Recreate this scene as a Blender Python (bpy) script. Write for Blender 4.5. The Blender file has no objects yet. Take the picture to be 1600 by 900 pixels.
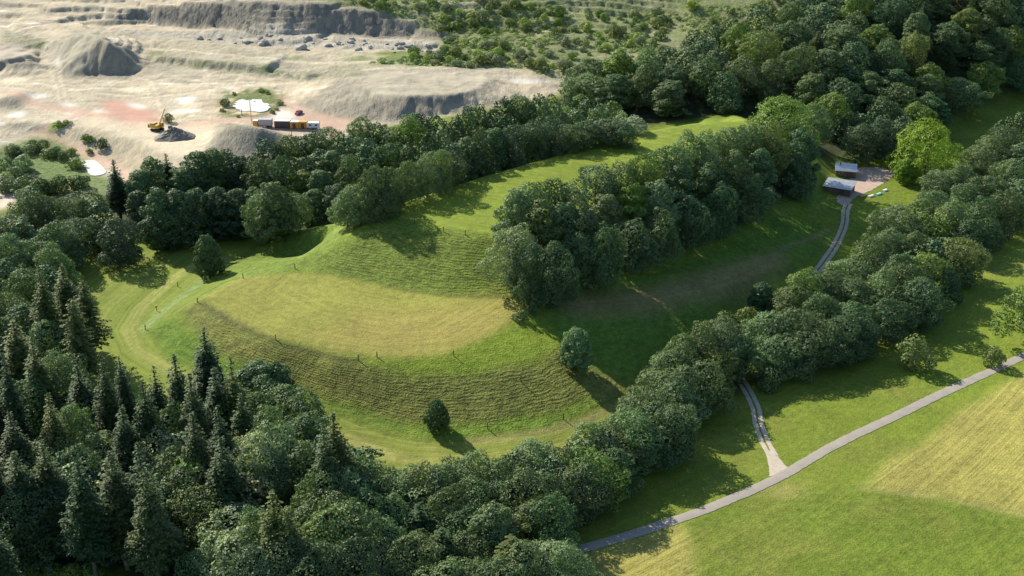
import bpy, bmesh, math, random
import numpy as np
from mathutils import Vector, Matrix, geometry
R = math.radians
HAZE = 0
rng = np.random.default_rng(7)
random.seed(7)
scn = bpy.context.scene
COL = scn.collection

# ------------------------------------------------------------------ camera
CAM_H, PITCH, FPX = 163.0, R(25), 2000.0
cam_d = bpy.data.cameras.new('camera'); cam = bpy.data.objects.new('camera', cam_d)
COL.objects.link(cam); scn.camera = cam
cam.location = (0, 0, CAM_H); cam.rotation_euler = (R(90) - PITCH, 0, 0)
cam_d.sensor_width = 36; cam_d.lens = 36 * FPX / 1600
cam_d.clip_start = 1; cam_d.clip_end = 20000
scn.render.resolution_x, scn.render.resolution_y = 1024, 576
CP, SP = math.cos(PITCH), math.sin(PITCH)

def ray(px, py):                      # photo pixel (1600x900) -> direction
    a, b = (px - 800) / FPX, -(py - 450) / FPX
    return np.array([a, CP + b * SP, -SP + b * CP])
def on_plane(px, py, z):
    d = ray(px, py); t = (z - CAM_H) / d[2]
    return d * t + (0, 0, CAM_H)
def to_px(x, y, z):
    z = z - CAM_H
    dep = y * CP - z * SP; up = y * SP + z * CP
    return 800 + FPX * x / dep, 450 - FPX * up / dep

# ------------------------------------------------------------------ noise on arrays
def _hash(ix, iy, s):
    h = (ix.astype(np.int64) * 374761393 + iy.astype(np.int64) * 668265263 + s * 974634777) & 0x7fffffff
    h = ((h ^ (h >> 13)) * 1274126177) & 0x7fffffff
    return ((h ^ (h >> 16)) & 0xffff) / 65535.0
def vnoise(x, y, s=0):
    ix, iy = np.floor(x), np.floor(y); fx, fy = x - ix, y - iy
    fx, fy = fx * fx * (3 - 2 * fx), fy * fy * (3 - 2 * fy)
    ix, iy = ix.astype(np.int64), iy.astype(np.int64)
    a, b, c, d = _hash(ix, iy, s), _hash(ix + 1, iy, s), _hash(ix, iy + 1, s), _hash(ix + 1, iy + 1, s)
    return (a * (1 - fx) + b * fx) * (1 - fy) + (c * (1 - fx) + d * fx) * fy
def fbm(x, y, sc, octv=4, s=0):       # -1..1
    r, a, t = 0, 1, 0
    for k in range(octv):
        r = r + a * (vnoise(x / sc * 2 ** k + 13.7 * k, y / sc * 2 ** k - 7.1 * k, s + k) * 2 - 1); t += a; a *= .5
    return r / t

# ------------------------------------------------------------------ terrain heights
RX0, RX1, RY0, RY1 = -420, 420, 130, 1000
NX, NY = RX1 - RX0 + 1, RY1 - RY0 + 1
gx, gy = np.meshgrid(np.arange(RX0, RX1 + 1.0), np.arange(RY0, RY1 + 1.0))
LINES = [
 # toe of the mound, left side round to the right
 [(402,385,.5),(362,402,.4),(330,434,.8),(290,462,.8),(245,492,.5),(225,515,.4),(262,560,.4),(335,592,.4),(400,606,.4),(480,628,.5),(560,658,.6),(650,683,.7),(740,687,.8),(860,670,.8),(940,643,.8),(985,616,.9),(1045,562,1),(1110,502,2.4),(1180,457,1.6),(1240,425,2),(1285,398,2.4),(1312,330,2.8),(1320,305,2.8)],
 # front rim of the lower terrace
 [(372,436,9.2),(350,446,8.6),(310,468,8),(360,500,8.6),(430,531,9.3),(510,548,9.8),(590,560,10.3),(660,560,10.6),(720,551,10.8),(780,515,11),(830,484,11.4)],
 # back of the lower terrace
 [(372,436,9.4),(430,428,10.2),(500,426,11),(600,446,11.6),(700,461,11.8),(830,463,12)],
 # plateau edge facing the viewer and the hidden right rim
 [(600,337,20.5),(640,348,21),(690,358,21.3),(740,365,21.5),(785,367,21.5),(850,362,21.5),(930,330,22),(1010,292,22.5),(1090,252,23),(1150,217,23.5),(1192,200,23.5)],
 # plateau back edge
 [(600,337,20.5),(625,318,20.6),(700,292,21),(760,272,21.5),(870,242,22),(940,217,22.5),(1000,205,23),(1080,191,23.5),(1165,187,23.5),(1192,200,23.5)],
 # left flank silhouette
 [(402,385,.5),(440,362,4.5),(480,353,8.5),(530,345,14),(570,340,18),(600,337,20.5)],
 [(400,418,7),(430,406,8.6),(470,402,11),(520,384,15),(560,366,18)],
 # slope break between the green rim strip and the ribbed slope
 [(520,563,9.2),(600,580,8.7),(650,588,8.4),(700,590,8.3),(760,584,8.2),(820,570,8),(880,545,8)],
 [(470,606,2),(560,640,1.8),(650,661,1.9),(760,666,1.9),(880,642,1.9),(930,617,2)],
 [(862,515,8.6),(905,560,5),(945,598,2.6)],
 # bench under the tree clump, right flank
 [(830,463,12),(900,449,12),(1000,426,10.8),(1100,397,9),(1200,352,7),(1250,325,5.5),(1290,296,3.2)],
 [(862,482,11),(1000,466,9),(1100,445,7.6),(1180,420,6),(1230,396,5)],
 [(885,498,10),(1000,492,7.5),(1130,466,5.6),(1185,450,3.6),(1228,420,3.6)],
 # low meadow on the left, meadows and stream on the right
 [(150,560,0),(100,470,0),(130,400,0),(200,380,0),(300,372,0),(380,372,0)],
 [(200,450,0),(280,400,0),(180,540,0),(230,620,0),(400,660,0),(560,730,0),(700,730,0),(850,705,0),(960,665,0)],
 [(900,760,-1),(1000,720,-1),(1090,650,-1),(1150,590,-1),(1230,560,-1),(1330,500,-1),(1450,400,-.5),(1560,300,0),(1640,230,0)],
 [(890,862,0),(1000,830,0),(1100,797,0),(1200,748,0),(1300,698,0),(1400,650,0),(1500,603,.2),(1600,557,.4),(1640,535,.4)],
 [(1200,600,-.3),(1350,620,0),(1500,540,0),(1600,440,.3)],
 [(950,1000,0),(1200,1000,.5),(1500,1000,1),(1750,1000,1),(1350,760,.3),(1600,800,.8),(1600,620,.7),(1750,700,1)],
 [(600,1040,-1),(300,900,-1),(0,900,-1),(-100,900,-1),(-100,700,0),(-100,500,0),(0,1100,-1)],
 # sheds, yard, valley floor
 [(1300,280,2.8),(1345,270,2.6),(1400,270,2.2),(1360,305,2.4),(1400,340,1.8),(1480,260,1.5),(1560,215,1.8),(1640,175,2.5),(1500,190,2.2),(1400,225,2.6),(1300,235,3.5)],
 # wooded valley side, upper right
 [(900,180,5),(1000,188,7),(1100,178,9),(1200,172,9),(1260,195,6.5),(1320,205,4.5),(1400,205,3.6),(1460,200,3),(1500,182,3.2),(1560,160,3.6),(1640,128,5)],
 [(950,150,9),(1100,130,16),(1250,110,22),(1400,90,22),(1620,60,20)],
 [(950,128,9),(1050,95,13),(1150,60,18),(1240,35,23),(1300,5,31),(1450,0,35),(1640,-10,36)],
 [(1300,-50,42),(1650,-60,42),(1900,0,36),(1900,120,14),(1900,250,3)],
 # quarry floor
 [(-60,200,5),(0,185,5),(90,196,5),(160,207,5),(220,222,5),(268,247,5),(320,262,4.5),(450,230,4),(520,205,4),(600,190,5),(680,182,4.8),(745,174,5),(790,160,5.5),(830,150,6),(890,135,7)],
 [(60,206,2),(95,219,1),(130,236,.3),(170,255,0),(200,272,0),(225,292,0)],
 [(-60,260,0),(0,250,0),(60,240,0),(130,262,0),(60,290,0),(-60,330,0),(0,320,0)],
 [(-60,140,5),(60,140,5),(150,140,5),(250,140,5),(350,140,5),(430,140,5),(0,120,5),(260,115,5),(400,115,5),(460,118,5)],
 [(100,170,5),(200,170,5),(300,170,5),(400,165,5),(500,200,4.6),(350,205,4.6)],
 # bench behind the floor
 [(232,92,5.5),(300,104,5.5),(370,112,5.5),(460,121,5.5)],
 [(232,84,8),(300,92,8),(370,100,8),(480,112,8.5),(560,104,8.5)],
 [(250,70,8),(350,74,8),(450,84,8),(550,92,8.5),(650,90,9)],
 # mound with sunlit flank, upper left
 [(118,52,17),(145,56,17.6),(172,63,18)], [(97,123,5),(150,125,5),(198,124,5),(225,107,5.2),(240,95,6)],
 [(97,123,5),(84,100,6.5),(72,80,8),(50,60,9.5),(30,52,10)], [(205,76,12),(216,92,8)], [(222,64,8),(200,52,9),(170,45,9.5),(130,38,9.5)],
 # bank at left edge
 [(-60,96,9.5),(0,95,9.5),(40,93,9.3),(52,84,9)], [(-60,70,9.5),(0,68,9.5),(40,70,9.3)], [(-60,112,5),(0,111,5),(50,104,5),(62,92,5.5)],
 # broad flat-topped heap
 [(538,118,9.9),(560,134,10.8),(590,147,11.2),(640,150,11.2),(700,149,10.8),(738,141,10.2),(790,114,9.6),(700,108,10),(590,109,10),(538,118,9.9)],
 [(472,160,5),(490,176,5),(515,184,4.8),(560,190,4.8),(640,190,5)], [(478,132,5.6),(500,116,6.5)], [(850,118,9),(880,126,8)],
 # two small heaps
 [(354,194,12),(380,193,12.4),(404,197,12)], [(318,236,4.4),(330,247,4),(365,256,4),(405,252,4),(436,228,4.2),(446,212,4.5),(430,200,4.8),(420,190,5),(340,192,5),(325,205,4.9)],
 [(0,152,8.6),(14,149,8.8)], [(-20,170,5),(20,172,5),(38,163,5)],
 # quarry cliff
 [(140,41,7.5),(165,30,10),(192,17,13),(232,8,15.5),(330,3,19.8),(400,2,21.5),(480,3,22.3),(600,22,18.2),(660,38,14.8),(705,54,12.4)],
 [(142,43,7.5),(225,32,9),(330,43,9.5),(420,54,9.8),(520,52,9.8),(640,54,10.5),(700,62,11)],
 [(145,46,7.5),(300,60,8),(450,72,8),(600,78,8.5),(690,80,9)],
 [(0,40,9.5),(60,20,12),(120,0,15),(0,0,14),(-80,0,14),(-80,-60,17),(100,-60,18),(200,-30,19),(330,-40,22),(500,-40,25)],
 # scrubby slopes above
 [(560,100,8.5),(700,104,9),(800,106,9.5),(880,116,9.5),(930,128,9)],
 [(720,80,11),(820,85,12),(900,92,11.5),(1000,80,13)],
 [(700,30,17),(800,35,16),(860,48,14)], [(870,62,13.5),(960,52,14.5),(1060,50,15.5),(1180,42,17),(1240,36,19)],
 [(870,30,17),(900,26,17),(980,24,17.3),(1045,28,17.3)], [(880,12,19.5),(960,3,22),(1050,5,22)], [(1090,32,18),(1160,34,18.5),(1230,36,19.8)], [(1090,12,21.8),(1160,14,22.3),(1240,18,23)],
 [(640,0,22),(760,-5,23.5),(900,-20,27),(1100,-30,30),(700,-60,28),(1000,-80,33)],
]
P = []
for L in LINES:
    W = [on_plane(*p) for p in L]
    for a, b in zip(W, W[1:]):
        n = max(1, int(np.linalg.norm((b - a)[:2]) / 5))
        for k in range(n): P.append(a + (b - a) * k / n)
    P.append(W[-1])
# ground falls away behind the plateau (hidden from the camera)
back = [on_plane(*p) for p in [(600,337,20.5),(625,318,20.6),(700,292,21),(760,272,21.5),(870,242,22),(940,217,22.5),(1000,205,23),(1080,191,23.5),(1165,187,23.5)]]
for k, (a, b) in enumerate(zip(back, back[1:])):
    t = (b - a)[:2]; t /= np.linalg.norm(t); nrm = np.array([-t[1], t[0]])
    z = 3 if k < 5 else 8; P.append(np.append((a[:2] + b[:2]) / 2 + nrm * 9, 15 if k < 5 else 17))
    P.append(np.append(a[:2] + nrm * (28 if k < 5 else 24), z))
for x, y, z in [(-420,130,-1),(-200,130,-1),(0,130,-1),(200,130,1),(420,130,2),(-420,300,0),(420,300,3),(420,450,6),(420,600,24),(420,760,40),(420,1000,50),
                (200,1000,45),(0,1000,38),(-200,1000,26),(-420,1000,20),(-420,760,15),(-420,550,6),(-420,440,2)]:
    P.append(np.array([x, y, z], float))
# drop near duplicates
P2, seen = [], set()
for p in P:
    k = (round(p[0] / 1.2), round(p[1] / 1.2))
    if k in seen or not (RX0 <= p[0] <= RX1 and RY0 <= p[1] <= RY1): continue
    seen.add(k); P2.append(p)
P = np.array(P2)
_, _, tris, orig, _, _ = geometry.delaunay_2d_cdt([Vector(p[:2]) for p in P], [], [], 0, 1e-4)
vz = [P[o[0]][2] for o in orig]; vxy = [P[o[0]][:2] for o in orig]
H = np.zeros((NY, NX))
for t in tris:
    A, B, C = (vxy[i] for i in t); za, zb, zc = (vz[i] for i in t)
    i0, i1 = int(min(A[0], B[0], C[0]) - RX0), int(max(A[0], B[0], C[0]) - RX0) + 1
    j0, j1 = int(min(A[1], B[1], C[1]) - RY0), int(max(A[1], B[1], C[1]) - RY0) + 1
    X, Y = gx[j0:j1 + 1, i0:i1 + 1], gy[j0:j1 + 1, i0:i1 + 1]
    det = (B[1] - C[1]) * (A[0] - C[0]) + (C[0] - B[0]) * (A[1] - C[1])
    if abs(det) < 1e-9: continue
    u = ((B[1] - C[1]) * (X - C[0]) + (C[0] - B[0]) * (Y - C[1])) / det
    v = ((C[1] - A[1]) * (X - C[0]) + (A[0] - C[0]) * (Y - C[1])) / det
    m = (u >= -1e-6) & (v >= -1e-6) & (u + v <= 1 + 1e-6)
    sub = H[j0:j1 + 1, i0:i1 + 1]; sub[m] = (u * za + v * zb + (1 - u - v) * zc)[m]
def blur(a, s):
    k = np.arange(-int(3 * s) - 1, int(3 * s) + 2); w = np.exp(-k ** 2 / (2 * s * s)); w /= w.sum(); r = len(k) // 2
    b = np.pad(a, r, mode='edge')
    b = sum(w[i] * b[i:i + a.shape[0], :] for i in range(len(k)))
    return sum(w[i] * b[:, i:i + a.shape[1]] for i in range(len(k)))
quarry_w = np.clip((gy - 470 + (gx + 20) * .35) / 25, 0, 1) * np.clip((120 - gx) / 60, 0, 1)
H = blur(H, 1.7) * (1 - quarry_w) + blur(H, .8) * quarry_w
H = H + fbm(gx, gy, 34, 3, 5) * .25 + fbm(gx, gy, 7, 3, 9) * .07
st = 2.3; hh_ = H + fbm(gx, gy, 40, 3, 301) * 2.2 + fbm(gx, gy, 9, 3, 303) * .5; fr = hh_ / st - np.floor(hh_ / st)
sm = np.clip((fr - .62) / .26, 0, 1); sm = sm * sm * (3 - 2 * sm)
slope_ = np.hypot(*np.gradient(blur(H, 3)))
bench = quarry_w * np.clip((gy - 585) / 15, 0, 1) * np.clip(slope_ * 9, 0, 1) * .8
H = H + bench * (sm - fr) * st
gul = 1 - np.abs(fbm(gx, gy * .35, 6, 3, 51)) * 2
H = H - quarry_w * np.clip(gul - .55, 0, 1) * np.clip(np.hypot(*np.gradient(H)) * 3 - .4, 0, 1) * 2.2
H = H + quarry_w * (fbm(gx, gy, 14, 4, 21) * .7 + fbm(gx, gy, 4, 3, 31) * .35) * np.clip((gy - 500) / 40, .25, 1)

def samp(arr, x, y):
    fx = np.clip(np.asarray(x, float) - RX0, 0, NX - 1.001); fy = np.clip(np.asarray(y, float) - RY0, 0, NY - 1.001)
    i, j = fx.astype(int), fy.astype(int); a, b = fx - i, fy - j
    if arr.ndim == 3: a, b = a[..., None], b[..., None]
    return (arr[j, i] * (1 - a) + arr[j, i + 1] * a) * (1 - b) + (arr[j + 1, i] * (1 - a) + arr[j + 1, i + 1] * a) * b
def Z(x, y): return float(samp(H, x, y))
def at(px, py, lift=0.0):             # point on the terrain (raised by lift) seen at a photo pixel
    d = ray(px, py); t0 = 150.0; hmax = 60 + lift
    t0 = max(t0, (CAM_H - hmax) / -d[2])
    t = t0 + np.arange(0, 1400, 1.0)
    x, y, z = d[0] * t, d[1] * t, CAM_H + d[2] * t
    below = z < samp(H, x, y) + lift
    k = int(np.argmax(below)) if below.any() else len(t) - 1
    a, b = t[max(k - 1, 0)], t[k]
    for _ in range(12):
        m = (a + b) / 2
        if CAM_H + d[2] * m < Z(d[0] * m, d[1] * m) + lift: b = m
        else: a = m
    return Vector((d[0] * b, d[1] * b, Z(d[0] * b, d[1] * b)))

# ------------------------------------------------------------------ ground cover zones (world-space polygons)
warpx = gx + fbm(gx, gy, 9, 3, 41) * 1.6; warpy = gy + fbm(gx, gy, 9, 3, 43) * 1.6
def wpoly(pts): return [at(*p).to_2d() if len(p) == 2 else Vector(p[:2]) for p in pts]
def inside(poly, X, Y):
    m = np.zeros(X.shape, bool); n = len(poly)
    for k in range(n):
        x1, y1 = poly[k]; x2, y2 = poly[(k + 1) % n]
        if y1 == y2: continue
        c = ((y1 > Y) != (y2 > Y)) & (X < (x2 - x1) * (Y - y1) / (y2 - y1) + x1)
        m ^= c
    return m
def mask(pts, soft=1.0, warp=True):
    p = wpoly(pts)
    m = inside(p, warpx if warp else gx, warpy if warp else gy).astype(float)
    return blur(m, soft)
def dist_line(pts, signed=False):
    W = wpoly(pts); best = np.full(gx.shape, 1e9); sg = np.ones(gx.shape)
    for a, b in zip(W, W[1:]):
        d = b - a; L2 = d.length_squared + 1e-9
        t = np.clip(((gx - a.x) * d.x + (gy - a.y) * d.y) / L2, 0, 1)
        ex, ey = gx - a.x - t * d.x, gy - a.y - t * d.y
        q = np.hypot(ex, ey); c = np.sign(d.x * ey - d.y * ex)
        m = q < best; best[m] = q[m]; sg[m] = c[m]
    return best * sg if signed else best
ALB = np.zeros((NY, NX, 3)); PRM = np.zeros((NY, NX, 4)); U = np.zeros((NY, NX))   # PRM: tuft, terracette, mown, rubble
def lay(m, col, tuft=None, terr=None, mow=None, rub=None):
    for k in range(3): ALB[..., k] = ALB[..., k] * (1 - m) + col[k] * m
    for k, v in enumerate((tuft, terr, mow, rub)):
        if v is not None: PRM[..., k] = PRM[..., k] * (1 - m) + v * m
def seglay(pts, w, col, amt=1.0, soft=.6, **kw):
    d = np.abs(dist_line(pts)); m = np.clip((w / 2 + soft - d) / (2 * soft), 0, 1) * amt
    lay(m, col, **kw)

GRASS = (.125, .168, .018); FRESH = (.142, .196, .017); DRY = (.25, .235, .055); HAY = (.27, .25, .06)
OLIVE = (.155, .175, .03); BROWN = (.15, .125, .045); SAND = (.47, .395, .265); GREYS = (.265, .235, .17); PINK = (.46, .315, .225)
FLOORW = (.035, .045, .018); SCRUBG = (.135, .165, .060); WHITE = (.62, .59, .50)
ALB[:] = GRASS; PRM[..., 0] = .5
# woodland floors
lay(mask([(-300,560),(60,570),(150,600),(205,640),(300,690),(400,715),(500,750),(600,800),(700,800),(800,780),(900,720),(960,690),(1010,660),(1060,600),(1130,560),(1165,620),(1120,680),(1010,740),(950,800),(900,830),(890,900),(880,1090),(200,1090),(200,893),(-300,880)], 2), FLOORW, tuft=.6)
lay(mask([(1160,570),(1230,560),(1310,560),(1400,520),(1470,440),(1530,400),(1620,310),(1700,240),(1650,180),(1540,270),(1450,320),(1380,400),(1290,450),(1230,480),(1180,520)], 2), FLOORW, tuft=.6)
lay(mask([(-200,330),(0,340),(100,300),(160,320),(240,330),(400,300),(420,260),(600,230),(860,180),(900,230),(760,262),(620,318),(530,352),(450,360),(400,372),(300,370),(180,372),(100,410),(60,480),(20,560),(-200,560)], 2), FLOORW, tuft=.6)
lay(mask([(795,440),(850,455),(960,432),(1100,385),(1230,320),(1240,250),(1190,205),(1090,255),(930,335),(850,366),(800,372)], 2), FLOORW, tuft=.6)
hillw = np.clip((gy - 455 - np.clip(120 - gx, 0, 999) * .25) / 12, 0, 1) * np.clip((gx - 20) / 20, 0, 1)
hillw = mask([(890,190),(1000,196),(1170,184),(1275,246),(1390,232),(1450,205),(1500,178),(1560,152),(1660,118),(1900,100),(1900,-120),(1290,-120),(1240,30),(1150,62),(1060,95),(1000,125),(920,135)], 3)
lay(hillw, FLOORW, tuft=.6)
# quarry
qm = mask([(-500,330),(0,330),(30,300),(60,262),(210,288),(300,262),(330,262),(450,236),(560,205),(700,180),(860,150),(905,132),(900,100),(700,95),(560,85),(690,70),(650,30),(480,-6),(-500,-60)], 2.2)
lay(qm, SAND, tuft=0, rub=.55)
scm = mask([(560,104),(600,88),(690,80),(700,60),(650,34),(480,0),(330,-4),(330,-90),(1330,-120),(1260,20),(1160,60),(1060,100),(960,130),(900,128),(800,108),(700,106)], 2)
lay(scm, (.175, .195, .085), tuft=1, rub=.35)
n1 = np.clip(fbm(gx, gy, 16, 4, 61) * 2.2 + .2, 0, 1)
lay(scm * n1, SCRUBG, rub=.3)
n1b = np.clip(fbm(gx, gy, 22, 4, 67) * 3 - .6, 0, 1)
lay(scm * n1b * .8, (.32, .285, .19), rub=.7)
n2 = np.clip(fbm(gx, gy, 30, 4, 71) * 1.5 + .45, 0, 1)
lay(qm * n2 * .6, (.36, .32, .23))
n3 = np.clip(fbm(gx * .5, gy, 7, 5, 73) * 9 - 3.4, 0, 1)
lay(qm * (1 - scm) * n3 * .8, WHITE, rub=.3)
Zq = dict(tuft=0, rub=.8)
lay(qm * (1 - scm) * mask([(-60,60),(60,62),(140,44),(300,62),(450,76),(700,84),(700,104),(560,106),(560,122),(460,126),(300,108),(232,98),(215,70),(130,50),(-60,66)], 2) * .75, (.33, .295, .20), rub=.7)
lay(mask([(340,146),(362,139),(385,137),(430,139),(446,152),(444,170),(430,180),(395,186),(350,182),(338,166)], 2) * np.clip(fbm(gx, gy, 6, 3, 211) * 3 + .7, 0, 1), (.13, .155, .05), tuft=1)
# heaps and faces
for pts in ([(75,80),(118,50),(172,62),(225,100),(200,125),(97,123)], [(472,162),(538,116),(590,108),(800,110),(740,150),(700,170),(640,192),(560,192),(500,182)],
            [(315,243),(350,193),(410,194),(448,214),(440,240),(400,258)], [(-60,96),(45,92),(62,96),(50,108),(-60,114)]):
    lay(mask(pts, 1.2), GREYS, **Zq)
lay(mask([(75,80),(118,50),(172,62),(140,90),(97,123)], 1.2), (.33, .30, .215), rub=.3)  # sunlit flank of the mound, its light painted in as paler colour
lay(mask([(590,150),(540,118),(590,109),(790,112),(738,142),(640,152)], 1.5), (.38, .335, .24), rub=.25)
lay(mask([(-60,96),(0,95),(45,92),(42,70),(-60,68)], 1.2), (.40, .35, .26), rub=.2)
lay(mask([(140,41),(192,16),(330,2),(480,2),(600,20),(705,54),(690,62),(520,54),(330,44),(225,33)], 1), (.215, .195, .15), tuft=0, rub=1)
lay(mask([(142,44),(330,46),(520,56),(690,64),(690,82),(450,74),(300,62)], 1.2), (.35, .32, .25), tuft=0, rub=1)
lay(mask([(92,196),(160,207),(220,222),(268,247),(225,290),(180,258),(130,236)], 1.5), (.34, .29, .19), tuft=0, rub=.7)
for pts in ([(232,84),(300,92),(480,110),(560,100),(560,120),(460,124),(300,106),(232,96)], [(0,45),(70,62),(60,78),(0,66)]):
    m = mask(pts, 1.2); lay(m, (.27, .255, .16), tuft=.6, rub=.8)
qf = qm * (1 - scm)
n4 = np.clip(fbm(gx * .6, gy * 1.3, 5, 5, 171) * 6 - .6, 0, 1); lay(qf * n4 * .45, (.30, .265, .19), rub=.9)
n5 = 1 - np.clip(np.abs(fbm(gx * .5, gy * 1.4, 22, 4, 181)) * 22, 0, 1); lay(qf * n5 * .55, (.25, .22, .16), rub=.9)
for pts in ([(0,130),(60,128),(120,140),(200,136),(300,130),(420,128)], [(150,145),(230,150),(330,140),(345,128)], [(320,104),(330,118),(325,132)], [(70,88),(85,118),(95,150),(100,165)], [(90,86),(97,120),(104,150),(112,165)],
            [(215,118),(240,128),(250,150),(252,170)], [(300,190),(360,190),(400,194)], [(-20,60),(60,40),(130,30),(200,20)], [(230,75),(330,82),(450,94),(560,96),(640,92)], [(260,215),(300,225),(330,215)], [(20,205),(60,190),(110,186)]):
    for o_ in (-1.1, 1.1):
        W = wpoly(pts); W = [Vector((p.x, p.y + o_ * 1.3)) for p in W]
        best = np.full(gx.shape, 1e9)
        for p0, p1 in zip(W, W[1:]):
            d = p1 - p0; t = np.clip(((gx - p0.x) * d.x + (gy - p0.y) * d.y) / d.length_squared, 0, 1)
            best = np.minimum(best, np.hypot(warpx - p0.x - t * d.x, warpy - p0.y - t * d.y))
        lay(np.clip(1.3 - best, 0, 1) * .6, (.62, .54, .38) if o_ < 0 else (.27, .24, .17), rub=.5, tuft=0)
for px_, py_, r_, c_ in [(60,150,5,WHITE),(300,120,4,(.25,.22,.16)),(20,125,6,(.62,.53,.36)),(210,140,6,(.6,.52,.36)),(330,165,4,(.3,.25,.18)),(120,176,4,WHITE),(520,70,5,(.5,.44,.33)),(250,84,5,(.16,.18,.07)),(315,100,4,(.15,.18,.07)),(420,108,4,(.15,.18,.07)),(60,70,5,(.16,.17,.08)),(560,92,6,(.16,.19,.07)),(400,58,5,(.2,.19,.13)),(460,92,4,(.17,.19,.08)),(620,92,7,(.15,.19,.06)),(200,60,6,(.5,.44,.3)),(450,185,5,WHITE)]:
    p_ = at(px_, py_); lay(np.clip((r_ - np.hypot((warpx - p_.x) * .7, warpy - p_.y)) / 2.5, 0, 1) * .8, c_)
# red haul roads
for pts, w in (([(-60,150),(0,143),(60,165),(130,175),(180,190),(240,205),(330,190),(400,185),(480,183),(540,190)], 7), ([(130,175),(100,190),(62,206),(95,222),(130,238),(175,258),(215,285)], 5), ([(430,150),(470,172),(520,188)], 5)):
    seglay(pts, w, PINK, .8, 1.5, rub=.2, tuft=0)
lay(mask([(158,160),(175,154),(240,172),(262,190),(200,192),(165,182)], 2.0), (.43, .255, .18), rub=.1)
lay(mask([(335,160),(340,168),(420,184),(440,176),(430,150)], 2.5), PINK, rub=.2)
lay(mask([(500,184),(545,188),(560,200),(520,206),(440,204),(400,200),(410,190)], 2.5), PINK, rub=.2)
lay(mask([(250,195),(330,200),(300,240),(265,240),(210,214),(120,190),(150,182),(200,198)], 2.5), (.52, .44, .30), rub=.3)
for pts in ([(275,152),(300,152),(302,164),(278,163)], [(265,172),(310,170),(305,176),(262,178)], [(20,175),(40,172),(38,182),(12,182)], [(84,84),(90,98),(87,106),(80,96)],
            [(100,158),(120,164),(105,166),(95,162)], [(200,160),(232,166),(228,170),(200,166)], [(0,296),(28,302),(20,320),(0,328)], [(430,175),(460,176),(455,184),(425,184)]):
    lay(mask(pts, 1.4), WHITE if pts[0][1] < 290 else (.62, .50, .40), rub=.1)
# green hollow on the left and the pond ring
lay(mask([(346,150),(362,143),(385,141),(425,143),(440,154),(438,168),(425,177),(395,183),(356,179),(342,166)], 1.5) * np.clip(fbm(gx, gy, 6, 3, 211) * 3 + .9, 0, 1), (.13, .155, .05), tuft=1)
lay(mask([(-60,250),(0,232),(60,212),(100,226),(130,250),(140,270),(205,290),(150,320),(60,300),(20,300),(-60,290)], 2), (.12, .17, .05), tuft=1, rub=.5)
lay(mask([(-60,250),(0,232),(60,212),(100,226),(130,250),(140,270),(205,290),(150,320),(60,300),(20,300),(-60,290)], 2) * np.clip(fbm(gx, gy, 12, 4, 191) * 3, 0, 1) * .7, (.20, .19, .09))
lay(mask([(78,196),(85,190),(108,191),(100,200),(82,204)], 1), (.15, .23, .04), tuft=1)
# ---- mound and meadows
lay(mask([(402,386),(530,346),(600,336),(640,348),(785,368),(830,463),(700,462),(600,446),(500,426),(372,437),(330,436),(362,402)], 1.4), (.125, .18, .022), tuft=.8, terr=.35)
lay(mask([(600,345),(785,372),(832,462),(700,460),(600,444),(500,420),(560,372)], 2), (.125, .170, .024), tuft=.9, terr=.8)
lay(mask([(600,337),(640,348),(690,358),(740,365),(790,367),(900,345),(1010,292),(1090,252),(1192,200),(1165,186),(1080,190),(1000,204),(870,240),(760,270),(700,290),(625,316)], 1), (.150, .198, .020), tuft=.4, mow=.45)
terr_pts = [(374,434),(350,446),(310,468),(360,500),(430,531),(510,550),(590,560),(660,560),(720,551),(780,515),(832,484),(832,464),(700,462),(600,447),(500,428),(430,428)]
lay(mask(terr_pts, .9), (.205, .208, .038), tuft=.5, mow=.45)
lay(mask([(560,490),(700,480),(800,462),(832,470),(830,484),(780,515),(720,551),(600,552),(480,538)], 5), (.235, .205, .050), mow=.6)
lay(mask([(520,552),(600,562),(700,555),(780,517),(832,486),(862,510),(885,545),(820,572),(700,592),(600,582)], 1), FRESH, tuft=.7, mow=.1)
lay(mask([(280,485),(310,472),(430,535),(520,562),(600,582),(700,592),(820,572),(885,545),(905,565),(935,615),(880,642),(760,668),(650,662),(560,642),(470,608),(335,552)], 1.2), (.150, .162, .034), tuft=1, terr=.6, mow=0)
lay(mask([(225,516),(270,500),(335,555),(470,610),(560,644),(650,664),(760,668),(880,644),(985,600),(985,618),(940,645),(860,672),(740,690),(650,686),(560,660),(400,608),(262,562)], 1.2), (.10, .175, .016), tuft=.9, terr=.3)
lay(mask([(905,560),(960,590),(1000,610),(940,640),(930,615)], 1.5), (.17, .17, .04), tuft=1, terr=.6)
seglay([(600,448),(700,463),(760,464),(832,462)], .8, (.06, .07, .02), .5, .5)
seglay([(470,402),(530,352)], 1.6, (.20, .24, .06), .7, .6); seglay([(490,408),(552,346)], 1.0, (.20, .24, .06), .5, .6)
# bench on the right flank
lay(mask([(832,463),(900,449),(1000,426),(1100,397),(1290,300),(1312,330),(1285,398),(1180,457),(1110,502),(1045,562),(985,600),(905,560),(862,510)], 1.5), (.09, .16, .018), tuft=.8, terr=.3)
lay(mask([(845,466),(1000,450),(1100,425),(1222,386),(1228,420),(1180,450),(1130,466),(1000,492),(890,498)], 2) * .85, (.21, .17, .065), tuft=.6, mow=.5, terr=0)
seglay([(1222,388),(1270,372),(1312,348)], 1.6, (.22, .18, .07), .8, .8)
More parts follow.
